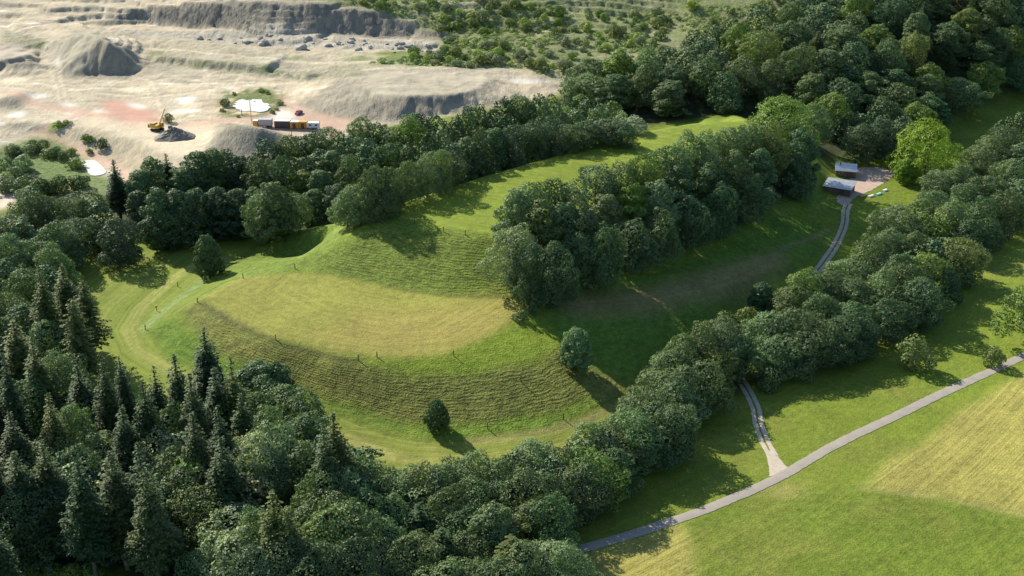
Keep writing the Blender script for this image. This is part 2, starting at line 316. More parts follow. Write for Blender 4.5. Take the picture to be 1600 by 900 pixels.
# left meadow, foreground meadows
left_m = mask([(100,400),(402,382),(362,402),(330,434),(290,462),(225,515),(262,562),(400,606),(480,630),(560,660),(650,686),(740,690),(860,672),(940,645),(985,618),(1010,600),(980,700),(850,740),(600,800),(100,640)], 1.2)
lay(left_m, (.155, .20, .026), tuft=.3, mow=.8)
front_m = mask([(560,662),(650,688),(740,692),(860,674),(985,620),(960,680),(850,720),(700,760),(580,760),(500,690)], 3)
lay(front_m * .8, (.17, .19, .034))
seglay([(735,690),(800,683),(860,672),(920,655),(985,622)], 2.0, (.25, .22, .08), .8, 1.2)
# right of the stream
right_m = mask([(1180,600),(1560,380),(1700,200),(1900,300),(1900,1100),(890,1100),(880,868),(1000,700)], 1.5)
lay(right_m, (.140, .185, .020), tuft=.45, mow=.25)
lay(mask([(1000,840),(1200,760),(1345,762),(1600,802),(1900,860),(1900,1100),(1095,1100),(1060,900)], 3), (.120, .165, .018), tuft=.6, mow=.4)
nn = np.clip(fbm(gx, gy, 13, 4, 77) * 2.4 - .1, 0, 1)
lay(right_m * nn * .5, (.17, .175, .035))
hay_m = mask([(1345,761),(1480,655),(1560,608),(1750,520),(1900,560),(1900,850),(1600,803),(1450,772)], 1.2)
lay(hay_m, HAY, tuft=.5, mow=1)
hay2 = mask([(905,868),(980,842),(1068,818),(1078,850),(1095,910),(1120,1100),(880,1100)], 1.2)
lay(hay2, HAY, tuft=.5, mow=1)
seglay([(1345,763),(1450,774),(1600,805),(1700,826)], 1.3, (.31, .28, .11), .5, .9)
lay(mask([(1195,765),(1255,758),(1250,772),(1200,775)], 2), (.28, .24, .08), tuft=.4)
# bright verge along the valley track, yard fringe
lay(mask([(1235,325),(1290,310),(1312,335),(1308,360),(1240,340)], 1.5), FRESH, tuft=.7)
lay(mask([(1325,335),(1345,318),(1420,300),(1440,320),(1370,380),(1325,400),(1300,420)], 1.5), FRESH, tuft=.6)
# general large-scale variation
var = 1 + fbm(gx, gy, 45, 4, 83) * .16 + fbm(gx, gy, 11, 3, 87) * .08
ALB *= var[..., None]
# hay row coordinate: metres across the direction of mowing
uL = dist_line([(395,372),(345,386),(270,432),(215,480),(193,515),(208,548),(262,582),(340,612),(470,660),(600,715)], True)
uT = dist_line([(372,436),(310,466),(430,531),(590,560),(720,551),(832,484)])
uF = dist_line([(480,640),(560,672),(650,690),(740,692),(860,674),(985,620)], True)
a, b = wpoly([(1345,761),(1570,600)]); dd = (b - a).normalized(); uR = (gx - a.x) * dd.y - (gy - a.y) * dd.x
uR = uR * (1 + .0006 * ((gx - a.x) * dd.x + (gy - a.y) * dd.y)); uR = uR + ((gx - a.x) * dd.x + (gy - a.y) * dd.y) ** 2 * .0009
uB = dist_line([(820,480),(1000,466),(1100,445),(1230,396)], True)
U[:] = gy * .7 + gx * .3
U = np.where(left_m > .3, uL, U); U = np.where(front_m > .5, uF, U); U = np.where(mask(terr_pts, .9) > .3, uT, U)
U = np.where((gx > 15) & (gy > 170) & (right_m > .3), uR, U)
U = np.where(mask([(832,463),(1000,445),(1222,380),(1240,425),(1000,500),(880,505)], 1) > .5, uB, U)
# tractor lines in the left meadow
for off, am in ((0, .85), (2.1, .85), (-9, .3), (-7.2, .3), (10.5, .35), (12.3, .35), (-18, .25), (-16.2, .25)):
    m = np.clip(1.1 - np.abs(uL - off) / .65, 0, 1) * .8 * left_m * am
    lay(m, (.36, .32, .12))
for off in (-6, -7.8, -14):
    m = np.clip(1 - np.abs(uF - off) / .6, 0, 1) * front_m * .55
    lay(m, (.34, .30, .11))

seglay([(225,515),(250,490),(290,460),(325,432),(355,405)], 3.2, (.16, .22, .07), .9, 1, tuft=1, mow=0)
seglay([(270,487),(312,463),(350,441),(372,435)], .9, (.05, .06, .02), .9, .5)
seglay([(335,432),(365,412),(388,396)], .8, (.05, .06, .02), .8, .5)  # hedge shadow painted into the ground colour as a dark line
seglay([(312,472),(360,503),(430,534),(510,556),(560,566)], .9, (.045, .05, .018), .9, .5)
# ------------------------------------------------------------------ materials
def new_mat(name):
    m = bpy.data.materials.new(name); m.use_nodes = True; nt = m.node_tree
    for n in list(nt.nodes): nt.nodes.remove(n)
    return m, nt
def N(nt, t, **kw):
    n = nt.nodes.new(t)
    for k, v in kw.items():
        if k.startswith('i_'):
            key = k[2:]; n.inputs[int(key) if key.isdigit() else key.replace('_', ' ')].default_value = v
        else: setattr(n, k, v)
    return n
def math_n(nt, op, a, b=None, clamp=False):
    n = nt.nodes.new('ShaderNodeMath'); n.operation = op; n.use_clamp = clamp
    for i, v in enumerate((a, b)):
        if v is None: continue
        if hasattr(v, 'node'): nt.links.new(v, n.inputs[i])
        else: n.inputs[i].default_value = v
    return n.outputs[0]
def noise_n(nt, vec, scale, detail=4, rough=.55):
    n = N(nt, 'ShaderNodeTexNoise', i_Scale=scale, i_Detail=detail, i_Roughness=rough)
    if vec is not None: nt.links.new(vec, n.inputs['Vector'])
    return n.outputs['Fac']
def simple_mat(name, col, rough=.7, var=.15, scale=2.0, metal=0.0, bump=0.0):
    m, nt = new_mat(name); L = nt.links.new
    out = N(nt, 'ShaderNodeOutputMaterial'); p = N(nt, 'ShaderNodeBsdfPrincipled', i_Roughness=rough, i_Metallic=metal)
    tc = N(nt, 'ShaderNodeTexCoord'); f = noise_n(nt, tc.outputs['Object'], scale)
    k = math_n(nt, 'ADD', math_n(nt, 'MULTIPLY', f, 2 * var), 1 - var)
    mx = N(nt, 'ShaderNodeVectorMath', operation='SCALE'); mx.inputs[0].default_value = col; L(k, mx.inputs['Scale'])
    L(mx.outputs[0], p.inputs['Base Color']); L(p.outputs[0], out.inputs[0])
    if bump:
        b = N(nt, 'ShaderNodeBump', i_Strength=.6, i_Distance=bump); L(f, b.inputs['Height']); L(b.outputs[0], p.inputs['Normal'])
    return m

def ground_mat():
    m, nt = new_mat('ground_cover'); L = nt.links.new
    out = N(nt, 'ShaderNodeOutputMaterial'); p = N(nt, 'ShaderNodeBsdfPrincipled', i_Roughness=.9)
    p.inputs['Specular IOR Level'].default_value = .15
    alb = N(nt, 'ShaderNodeAttribute', attribute_name='alb'); prm = N(nt, 'ShaderNodeAttribute', attribute_name='prm')
    ua = N(nt, 'ShaderNodeAttribute', attribute_name='row')
    sep = N(nt, 'ShaderNodeSeparateColor'); L(prm.outputs['Color'], sep.inputs[0])
    tuft, terr, mow, rub = sep.outputs[0], sep.outputs[1], sep.outputs[2], prm.outputs['Alpha']
    geo = N(nt, 'ShaderNodeNewGeometry'); pos = geo.outputs['Position']
    xyz = N(nt, 'ShaderNodeSeparateXYZ'); L(pos, xyz.inputs[0])
    n_big = noise_n(nt, pos, .12, 3); n_mid = noise_n(nt, pos, .55, 3, .6); n_fine = noise_n(nt, pos, 2.2, 2, .65)
    # cattle terracettes: follow the contour
    cz = N(nt, 'ShaderNodeCombineXYZ')
    zz = math_n(nt, 'ADD', xyz.outputs[2], math_n(nt, 'MULTIPLY', noise_n(nt, pos, .07, 4, .6), 2.2))
    L(math_n(nt, 'MULTIPLY', xyz.outputs[0], .13), cz.inputs[0]); L(math_n(nt, 'MULTIPLY', xyz.outputs[1], .13), cz.inputs[1]); L(math_n(nt, 'MULTIPLY', zz, 2.7), cz.inputs[2])
    rib = noise_n(nt, cz.outputs[0], 1.0, 3, .6)
    rib2 = math_n(nt, 'ADD', math_n(nt, 'MULTIPLY', math_n(nt, 'SINE', math_n(nt, 'MULTIPLY', zz, 14.5)), .11), rib)
    brk = noise_n(nt, pos, .24, 4, .75)
    rib2 = math_n(nt, 'ADD', rib2, math_n(nt, 'MULTIPLY', math_n(nt, 'SUBTRACT', brk, .5), 1.1))
    ribs = N(nt, 'ShaderNodeMapRange', i_1=.36, i_2=.62); L(rib2, ribs.inputs[0])
    # rows left by mowing
    cu = N(nt, 'ShaderNodeCombineXYZ'); L(math_n(nt, 'MULTIPLY', ua.outputs['Fac'], .85), cu.inputs[0])
    L(math_n(nt, 'MULTIPLY', xyz.outputs[0], .018), cu.inputs[1]); L(math_n(nt, 'MULTIPLY', xyz.outputs[1], .018), cu.inputs[2])
    row = noise_n(nt, cu.outputs[0], 1.0, 3, .65)
    rows = N(nt, 'ShaderNodeMapRange', i_1=.32, i_2=.68, i_3=-.42, i_4=.42); L(row, rows.inputs[0])
    # rubble
    cr = N(nt, 'ShaderNodeVectorMath', operation='MULTIPLY'); L(pos, cr.inputs[0]); cr.inputs[1].default_value = (1, .45, .45)
    rb = noise_n(nt, cr.outputs[0], .5, 4, .7)
    # brightness factor
    f = math_n(nt, 'ADD', 1.0, math_n(nt, 'MULTIPLY', math_n(nt, 'SUBTRACT', n_mid, .5), math_n(nt, 'ADD', .25, math_n(nt, 'MULTIPLY', tuft, 1.1))))
    f = math_n(nt, 'ADD', f, math_n(nt, 'MULTIPLY', math_n(nt, 'SUBTRACT', n_fine, .5), math_n(nt, 'ADD', .25, math_n(nt, 'MULTIPLY', tuft, .75))))
    f = math_n(nt, 'ADD', f, math_n(nt, 'MULTIPLY', math_n(nt, 'SUBTRACT', n_big, .5), .5))
    f = math_n(nt, 'ADD', f, math_n(nt, 'MULTIPLY', math_n(nt, 'MULTIPLY', rows.outputs[0], mow), .5))
    f = math_n(nt, 'SUBTRACT', f, math_n(nt, 'MULTIPLY', math_n(nt, 'MULTIPLY', math_n(nt, 'SUBTRACT', 1, ribs.outputs[0]), terr), .24))
    f = math_n(nt, 'ADD', f, math_n(nt, 'MULTIPLY', math_n(nt, 'SUBTRACT', rb, .5), math_n(nt, 'MULTIPLY', rub, 1.25)))
    f = math_n(nt, 'MAXIMUM', f, .2)
    sc = N(nt, 'ShaderNodeVectorMath', operation='SCALE'); L(alb.outputs['Color'], sc.inputs[0]); L(f, sc.inputs['Scale'])
    # dry tint where rows / ribs are pale
    hs = N(nt, 'ShaderNodeMix', data_type='RGBA'); L(sc.outputs[0], hs.inputs[6]); hs.inputs[7].default_value = (.28, .235, .07, 1)
    dryf = math_n(nt, 'MULTIPLY', math_n(nt, 'MAXIMUM', math_n(nt, 'MULTIPLY', rows.outputs[0], 1.0), 0.0), mow, True)
    d2 = math_n(nt, 'MULTIPLY', math_n(nt, 'MULTIPLY', N_pos(nt, n_mid, .52, .75), tuft), math_n(nt, 'SUBTRACT', 1, rub))
    L(math_n(nt, 'MAXIMUM', math_n(nt, 'MULTIPLY', dryf, .6), math_n(nt, 'MULTIPLY', d2, .22)), hs.inputs[0])
    L(hs.outputs[2], p.inputs['Base Color'])
    hgt = math_n(nt, 'ADD', math_n(nt, 'MULTIPLY', math_n(nt, 'MULTIPLY', ribs.outputs[0], terr), .19), math_n(nt, 'MULTIPLY', math_n(nt, 'MULTIPLY', n_mid, tuft), .45))
    hgt = math_n(nt, 'ADD', hgt, math_n(nt, 'MULTIPLY', math_n(nt, 'MULTIPLY', n_fine, math_n(nt, 'ADD', tuft, .3)), .16))
    hgt = math_n(nt, 'ADD', hgt, math_n(nt, 'MULTIPLY', math_n(nt, 'MULTIPLY', rb, rub), .95))
    hgt = math_n(nt, 'ADD', hgt, math_n(nt, 'MULTIPLY', math_n(nt, 'MULTIPLY', row, mow), .25))
    b = N(nt, 'ShaderNodeBump', i_Strength=1.0, i_Distance=1.0); L(hgt, b.inputs['Height']); L(b.outputs[0], p.inputs['Normal'])
    L(p.outputs[0], out.inputs[0])
    return m
def N_pos(nt, v, a, b):
    n = N(nt, 'ShaderNodeMapRange', i_1=a, i_2=b); nt.links.new(v, n.inputs[0]); return n.outputs[0]

# ------------------------------------------------------------------ object helpers
def tag(o, label=None, cat=None, group=None, kind=None):
    for k, v in (('label', label), ('category', cat), ('group', group), ('kind', kind)):
        if v: o[k] = v
    return o
def mesh_np(name, verts, faces, mat, smooth=False):
    me = bpy.data.meshes.new(name); verts = np.asarray(verts, np.float32); faces = np.asarray(faces, np.int32)
    k = faces.shape[1]
    me.vertices.add(len(verts)); me.vertices.foreach_set('co', verts.ravel())
    me.loops.add(faces.size); me.loops.foreach_set('vertex_index', faces.ravel())
    me.polygons.add(len(faces)); me.polygons.foreach_set('loop_start', np.arange(0, faces.size, k, dtype=np.int32))
    me.update(calc_edges=True)
    if smooth: me.polygons.foreach_set('use_smooth', np.ones(len(faces), bool))
    me.materials.append(mat)
    return me
def link(name, me, parent=None, loc=(0, 0, 0)):
    o = bpy.data.objects.new(name, me); COL.objects.link(o); o.location = loc; o.parent = parent
    return o
def empty(name, loc, rz=0.0):
    o = bpy.data.objects.new(name, None); COL.objects.link(o); o.location = loc; o.rotation_euler.z = rz; o.empty_display_size = .5
    return o

# ------------------------------------------------------------------ ground sheet
def axis(lo, hi, step_fn, far):
    v = [lo]
    while v[-1] < hi: v.append(v[-1] + step_fn(v[-1]))
    lo_ext, hi_ext, s = [], [], 4.0
    a = lo; b = v[-1]
    while s < far:
        a -= s; b += s; lo_ext.append(a); hi_ext.append(b); s *= 1.6
    return np.array(lo_ext[::-1] + v + hi_ext)
ax = axis(-330, 330, lambda x: .9 if -250 < x < 190 else 1.5, 3000)
ay = axis(170, 860, lambda y: max(.75, y * .0019), 3000)
X, Y = np.meshgrid(ax, ay)
ZZ = samp(H, X, Y)
out_d = np.maximum(0, np.maximum(np.abs(X) - 420, np.maximum(Y - 1000, 130 - Y)))
ZZ = ZZ + fbm(X, Y, 400, 4, 91) * np.clip(out_d / 10, 0, 40)
nyg, nxg = X.shape
verts = np.stack([X, Y, ZZ], -1).reshape(-1, 3)
idx = np.arange(nyg * nxg).reshape(nyg, nxg)
faces = np.stack([idx[:-1, :-1], idx[:-1, 1:], idx[1:, 1:], idx[1:, :-1]], -1).reshape(-1, 4)
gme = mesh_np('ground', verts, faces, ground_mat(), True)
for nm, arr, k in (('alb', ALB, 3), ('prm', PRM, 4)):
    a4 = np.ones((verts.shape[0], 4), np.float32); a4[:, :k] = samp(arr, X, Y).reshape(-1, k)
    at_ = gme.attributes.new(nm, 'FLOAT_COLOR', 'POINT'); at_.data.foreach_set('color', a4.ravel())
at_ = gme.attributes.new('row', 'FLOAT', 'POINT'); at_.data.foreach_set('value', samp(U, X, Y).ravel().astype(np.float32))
tag(link('ground', gme), kind='structure')
del verts, faces

# exact height of the built sheet (bilinear over its own vertices) for draping roads
def sheet_z(x, y):
    i = np.clip(np.searchsorted(ax, x) - 1, 0, nxg - 2); j = np.clip(np.searchsorted(ay, y) - 1, 0, nyg - 2)
    a = (x - ax[i]) / (ax[i + 1] - ax[i]); b = (y - ay[j]) / (ay[j + 1] - ay[j])
    return (ZZ[j, i] * (1 - a) + ZZ[j, i + 1] * a) * (1 - b) + (ZZ[j + 1, i] * (1 - a) + ZZ[j + 1, i + 1] * a) * b

def resample(pts, step):
    P = [Vector(p[:2]) for p in pts]; Q = []
    for i in range(len(P) - 1):
        p0, p1, p2, p3 = P[max(i - 1, 0)], P[i], P[i + 1], P[min(i + 2, len(P) - 1)]
        n = max(2, int((p2 - p1).length / step))
        for k in range(n):
            t = k / n
            Q.append(.5 * ((2 * p1) + (p2 - p0) * t + (2 * p0 - 5 * p1 + 4 * p2 - p3) * t * t + (3 * p1 - p0 - 3 * p2 + p3) * t ** 3))
    Q.append(P[-1]); return Q
def strip_geo(pts, widths, lift, off=0.0, ncol=4, step=.8, jag=.08):
    Q = resample(pts, step); V, F = [], []
    n = len(Q)
    for k, q in enumerate(Q):
        t = (Q[min(k + 1, n - 1)] - Q[max(k - 1, 0)]).normalized(); nr = Vector((-t.y, t.x))
        w = np.interp(k / (n - 1), np.linspace(0, 1, len(widths)), widths)
        for c in range(ncol + 1):
            e = off + (c / ncol - .5) * (w + (random.uniform(-jag, jag) if c in (0, ncol) else 0))
            x, y = q.x + nr.x * e, q.y + nr.y * e
            V.append((x, y, float(sheet_z(x, y)) + lift - (.05 if c in (0, ncol) else 0)))
    for k in range(n - 1):
        for c in range(ncol):
            a = k * (ncol + 1) + c; F.append((a, a + ncol + 1, a + ncol + 2, a + 1))
    return V, F
def join_geo(gs):
    V, F = [], []
    for v, f in gs:
        o = len(V); V += v; F += [tuple(i + o for i in q) for q in f]
    return V, F

asphalt = simple_mat('worn_asphalt', (.27, .24, .195), .9, .22, .35, bump=.02)
gravel = simple_mat('pale_gravel', (.40, .345, .26), .95, .3, 1.2, bump=.05)
yardm = simple_mat('pink_gravel', (.40, .295, .225), .95, .3, .35, bump=.05)
road_c = wpoly([(1760,478),(1680,516),(1600,556),(1500,602),(1400,650),(1300,698),(1235,736),(1190,759),(1100,797),(1000,831),(930,852),(890,862),(830,882),(740,915)])
V, F = strip_geo(road_c, [2.8, 2.8], .13, jag=.2)
tag(link('road', mesh_np('road', V, F, asphalt, True)), kind='structure')
trk = wpoly([(1208,712),(1196,692),(1185,662),(1180,636),(1164,604),(1150,585)])
trk2 = wpoly([(1262,440),(1285,413),(1305,384),(1319,352),(1321,330),(1326,318)])
mouth = strip_geo(wpoly([(1203,704),(1210,720),(1217,732),(1224,741)]), [2.6, 3.0, 4.2, 7.5], .04, ncol=6, step=.5, jag=.2)
gs = [mouth]
for T in (trk, trk2):
    for off in (-.78, .78): gs.append(strip_geo(T, [1.15, 1.05, 1.15], .075, off, 2, .8, .12))
V, F = join_geo(gs)
tag(link('dirt_track', mesh_np('dirt_track', V, F, gravel, True)), kind='structure')
def drape(name, poly, mat, lift, cell=1.3, flat=None):
    xs = [p[0] for p in poly]; ys = [p[1] for p in poly]
    pts = [Vector(p) for p in poly]; n = len(pts)
    x = min(xs)
    gxs, gys = np.arange(min(xs), max(xs), cell), np.arange(min(ys), max(ys), cell)
    GX, GY = np.meshgrid(gxs, gys); m = inside(poly, GX, GY)
    pts += [Vector((a, b)) for a, b in zip(GX[m] + rng.uniform(-.1, .1, m.sum()), GY[m])]
    vv, ee, ff, *_ = geometry.delaunay_2d_cdt(pts, [(i, (i + 1) % n) for i in range(n)], [list(range(n))], 1, 1e-4)
    V = [(v.x, v.y, flat if flat is not None else float(sheet_z(v.x, v.y)) + lift) for v in vv]
    return tag(link(name, mesh_np(name, V, [tuple(f) for f in ff if len(f) == 3], mat, True)), kind='structure')
def smooth_poly(pts, jit=.3):
    P = wpoly(pts); Q = resample(P + [P[0]], 1.2)[:-1]
    return [(q.x + random.uniform(-jit, jit), q.y + random.uniform(-jit, jit)) for q in Q]
drape('gravel_yard', smooth_poly([(1322,322),(1340,306),(1360,298),(1384,284),(1400,268),(1372,262),(1344,262),(1330,272),(1326,296),(1312,300),(1308,316)]), yardm, .06)
wm, nt = new_mat('milky_water')
o_ = N(nt, 'ShaderNodeOutputMaterial'); p_ = N(nt, 'ShaderNodeBsdfPrincipled', i_Roughness=.35); nt.links.new(p_.outputs[0], o_.inputs[0])
tcw = N(nt, 'ShaderNodeTexCoord'); rw = N(nt, 'ShaderNodeMix', data_type='RGBA'); nt.links.new(noise_n(nt, tcw.outputs['Object'], .25), rw.inputs[0])
rw.inputs[6].default_value = (.42, .43, .36, 1); rw.inputs[7].default_value = (.68, .65, .55, 1); nt.links.new(rw.outputs[2], p_.inputs['Base Color'])
pond = smooth_poly([(366,163),(372,158),(380,155),(390,157),(402,155),(414,160),(421,166),(418,173),(405,176),(394,174),(378,174),(368,170)], .9)
drape('pond_water', pond, wm, 0, flat=max(float(sheet_z(*p)) for p in pond) + .05)
pd2 = smooth_poly([(128,252),(149,251),(166,270),(143,275),(134,262)], .2)
drape('settling_pond_water', pd2, wm, 0, flat=max(float(sheet_z(*p)) for p in pd2) + .05)

# ------------------------------------------------------------------ tree building
def leaf_mat(name, col, col2, sheen=.18):
    m, nt = new_mat(name); L = nt.links.new
    out = N(nt, 'ShaderNodeOutputMaterial'); oi = N(nt, 'ShaderNodeObjectInfo'); tc = N(nt, 'ShaderNodeTexCoord')
    f = noise_n(nt, tc.outputs['Object'], .38, 3, .6)
    mx = N(nt, 'ShaderNodeMix', data_type='RGBA'); L(N_pos(nt, f, .32, .68), mx.inputs[0]); mx.inputs[6].default_value = (*col, 1); mx.inputs[7].default_value = (*col2, 1)
    t = N(nt, 'ShaderNodeVectorMath', operation='MULTIPLY'); L(mx.outputs[2], t.inputs[0]); L(oi.outputs['Color'], t.inputs[1])
    p = N(nt, 'ShaderNodeBsdfPrincipled', i_Roughness=.55); p.inputs['Specular IOR Level'].default_value = sheen; L(t.outputs[0], p.inputs['Base Color'])
    tr = N(nt, 'ShaderNodeBsdfTranslucent'); tt = N(nt, 'ShaderNodeVectorMath', operation='MULTIPLY'); L(t.outputs[0], tt.inputs[0]); tt.inputs[1].default_value = (1.1, 1.3, .5); L(tt.outputs[0], tr.inputs[0])
    ms = N(nt, 'ShaderNodeMixShader', i_0=.22); L(p.outputs[0], ms.inputs[1]); L(tr.outputs[0], ms.inputs[2]); L(ms.outputs[0], out.inputs[0])
    return m
m_broad = leaf_mat('broad_leaves', (.084, .124, .054), (.136, .180, .078))
m_needle = leaf_mat('needles', (.052, .078, .034), (.088, .118, .048), .1)
m_bark = simple_mat('bark', (.095, .08, .06), .9, .3, 3, bump=.03)

def fib_dirs(n, g):
    k = np.arange(n) + .5; z = 1 - 2 * k / n; ph = k * 2.399963 + g.uniform(0, 6.28); r = np.sqrt(1 - z * z)
    return np.stack([r * np.cos(ph), r * np.sin(ph), z], -1)
def leaf_quads(C, NRM, S, g):
    n = len(C); a = g.normal(size=(n, 3)); t = np.cross(NRM, a); t /= np.linalg.norm(t, axis=1, keepdims=True) + 1e-9
    b = np.cross(NRM, t); S = S[:, None]; q = g.uniform(.55, 1.1, (n, 4, 1))
    V = np.stack([C + (t * q[:, 0]) * S, C + (b * q[:, 1]) * S * .8, C - (t * q[:, 2]) * S, C - (b * q[:, 3]) * S * .8], 1).reshape(-1, 3)
    return V, np.arange(4 * n).reshape(-1, 4)
def tube_geo(pts, rad, k=6):
    V, F = [], []; pts = [Vector(p) for p in pts]
    for i, p in enumerate(pts):
        t = (pts[min(i + 1, len(pts) - 1)] - pts[max(i - 1, 0)]).normalized()
        u = t.cross(Vector((.3, .9, .1))).normalized(); v = t.cross(u)
        for j in range(k):
            a = 2 * math.pi * j / k; V.append(tuple(p + (u * math.cos(a) + v * math.sin(a)) * rad[i]))
    for i in range(len(pts) - 1):
        for j in range(k): F.append((i * k + j, i * k + (j + 1) % k, (i + 1) * k + (j + 1) % k, (i + 1) * k + j))
    return V, F
def broad_meshes(seed, h=20.0, w=12.0, nb=34, nl=9000, low=.10, egg=.0, leaf=.42, ragged=1.0):
    g = np.random.default_rng(seed)
    zc, sz = h * (1 + low) / 2, h * (1 - low) / 2 * .86
    br = g.uniform(.09, .235, nb) * w * ragged ** .3
    u = (np.arange(nb) + g.uniform(0, 1, nb)) / nb; u = u ** .9; ang = np.arange(nb) * 2.399963 + g.normal(scale=.35, size=nb)
    pk = .45 + egg
    prof = np.minimum(1, ((u + .06) / .22) ** .45) * np.sqrt(np.clip(1 - np.clip((u - pk) / (1 - pk), 0, 1) ** 2.0, 0, 1))
    prof *= 1 + .26 * ragged * np.sin(2 * ang + g.uniform(0, 6) + u * 3) + .14 * g.normal(size=nb) * ragged
    rad = np.maximum(prof * w / 2 - br * .7, 0)
    B = np.stack([rad * np.cos(ang), rad * np.sin(ang), h * low + br * .5 + u * (h * (1 - low) - br * 1.4)], -1)
    B[:, 2] += g.normal(scale=.03 * h, size=nb) * ragged
    ch = g.normal(size=(nb, 4, 3)); ch[..., 2] += .3; ch += (B * (1, 1, 0))[:, None] / w * 2; ch /= np.linalg.norm(ch, axis=2, keepdims=True)
    Bc = (B[:, None] + ch * (br * .78)[:, None, None]).reshape(-1, 3); bc = (br[:, None] * g.uniform(.34, .60, (nb, 4))).reshape(-1)
    B = np.vstack([B, Bc]); br = np.append(br, bc)
    k = 8; B = np.vstack([B, np.column_stack([g.uniform(-.12, .12, (k, 2)) * w, np.linspace(h * (low + .15), h * .8, k)])]); br = np.append(br, np.full(k, .26 * w))
    nB = len(B); ow = br ** 2; pick = g.choice(nB, nl * 2, p=ow / ow.sum())
    d = g.normal(size=(nl * 2, 3)); d /= np.linalg.norm(d, axis=1, keepdims=True)
    sub = 1 + .22 * np.sin(d[:, 0] * 6 + pick) * np.sin(d[:, 1] * 6 + 2 * pick) * np.cos(d[:, 2] * 5)
    C = B[pick] + d * (br[pick] * sub * (g.uniform(.88, 1.05, nl * 2) + (g.random(nl * 2) < .12) * g.uniform(0, .28, nl * 2)))[:, None] * np.array([1, 1, .85])
    C_, B_ = (C / (1, 1, .85)).astype(np.float32), (B / (1, 1, .85)).astype(np.float32)
    dist = np.sqrt(np.maximum((C_ ** 2).sum(1)[:, None] + (B_ ** 2).sum(1)[None] - 2 * C_ @ B_.T, 0)) / br[None].astype(np.float32)
    dist[np.arange(len(C)), pick] = 9
    keep = (dist.min(1) > .78) & (C[:, 2] > h * low * .4)
    C, d = C[keep][:nl], d[keep][:nl]
    nr = d + g.normal(scale=.30, size=C.shape) + (0, 0, .12); nr /= np.linalg.norm(nr, axis=1, keepdims=True)
    V, F = leaf_quads(C, nr, g.uniform(.6, 1.25, len(C)) * leaf, g)
    crown = mesh_np('crown', V, F, m_broad)
    gs = []; bend = g.uniform(-.4, .4, 2)
    tp = [(bend[0] * t, bend[1] * t, h * .78 * t) for t in (-.02, .15, .35, .6, 1)]
    gs.append(tube_geo(tp, [h * .021, h * .017, h * .014, h * .010, h * .004], 8))
    for k in range(7):
        b = B[g.integers(0, nb)]; t0 = g.uniform(.22, .5); s = Vector((bend[0] * t0, bend[1] * t0, h * .78 * t0))
        e = Vector(b); mid = s.lerp(e, .5) + Vector((0, 0, h * .03)); gs.append(tube_geo([s, mid, e], [h * .009, h * .006, h * .002], 5))
    V, F = join_geo(gs); trunk = mesh_np('trunk', V, F, m_bark, True)
    return trunk, crown, h, w
def conifer_meshes(seed, h=27.0, w=7.5, low=.12, tiers=46, sparse=0, leaf=.225, top=.86):
    g = np.random.default_rng(seed); Cs, Ns, Ss, gs = [], [], [], []
    for i in range(tiers):
        t = (i + g.uniform(-.3, .3)) / tiers; z = h * (low + (1 - low) * t)
        rr = w / 2 * (1 - t) ** top * min(1, .55 + t * 3) + .15
        if sparse: rr *= .65 + .6 * abs(math.sin(i * 1.7))
        nbz = max(5, int((13 if not sparse else 6) * (rr / (w / 2)) + 3)); ph0 = g.uniform(0, 6.28)
        for k in range(nbz):
            a = ph0 + 6.283 * k / nbz + g.uniform(-.25, .25); r = rr * g.uniform(.72, 1.10) * (1 + .15 * math.sin(2 * a + i * .25))
            n = max(2, int(r / .25)); s = np.linspace(.12, 1, n)
            drop = (.30 + .12 * g.random()) * (1 - t * .6); x = s * r
            zz = z - drop * x + .10 * x * x / max(r, .5)
            ca, sa = math.cos(a), math.sin(a); ww = (1 - s * .55) * (.5 + .12 * r)
            for lane in (-1, 0, 1) if r > 1.2 else (0,):
                off = lane * ww * .55
                c = np.stack([x * ca - off * sa, x * sa + off * ca, zz - abs(lane) * .12], -1) + g.normal(scale=.10, size=(n, 3))
                Cs.append(c); nn = np.tile([.45 * ca, .45 * sa, 1.0], (n, 1)) + g.normal(scale=.38, size=(n, 3)); Ns.append(nn); Ss.append(g.uniform(.7, 1.3, n) * leaf * (1.15 if not sparse else .95))
            if sparse and r > 1.5: gs.append(tube_geo([(0, 0, z), (r * .5 * ca, r * .5 * sa, z - drop * r * .4), (r * .95 * ca, r * .95 * sa, zz[-1])], [.07, .05, .02], 4))
    C = np.vstack(Cs); nr = np.vstack(Ns); nr /= np.linalg.norm(nr, axis=1, keepdims=True)
    V, F = leaf_quads(C, nr, np.concatenate(Ss), g); crown = mesh_np('crown', V, F, m_needle)
    gs.append(tube_geo([(0, 0, -.4), (.05, 0, h * .3), (0, .05, h * .7), (0, 0, h * .985)], [h * .013, h * .010, h * .006, .03], 8))
    V, F = join_geo(gs); trunk = mesh_np('trunk', V, F, m_bark, True)
    return trunk, crown, h, w

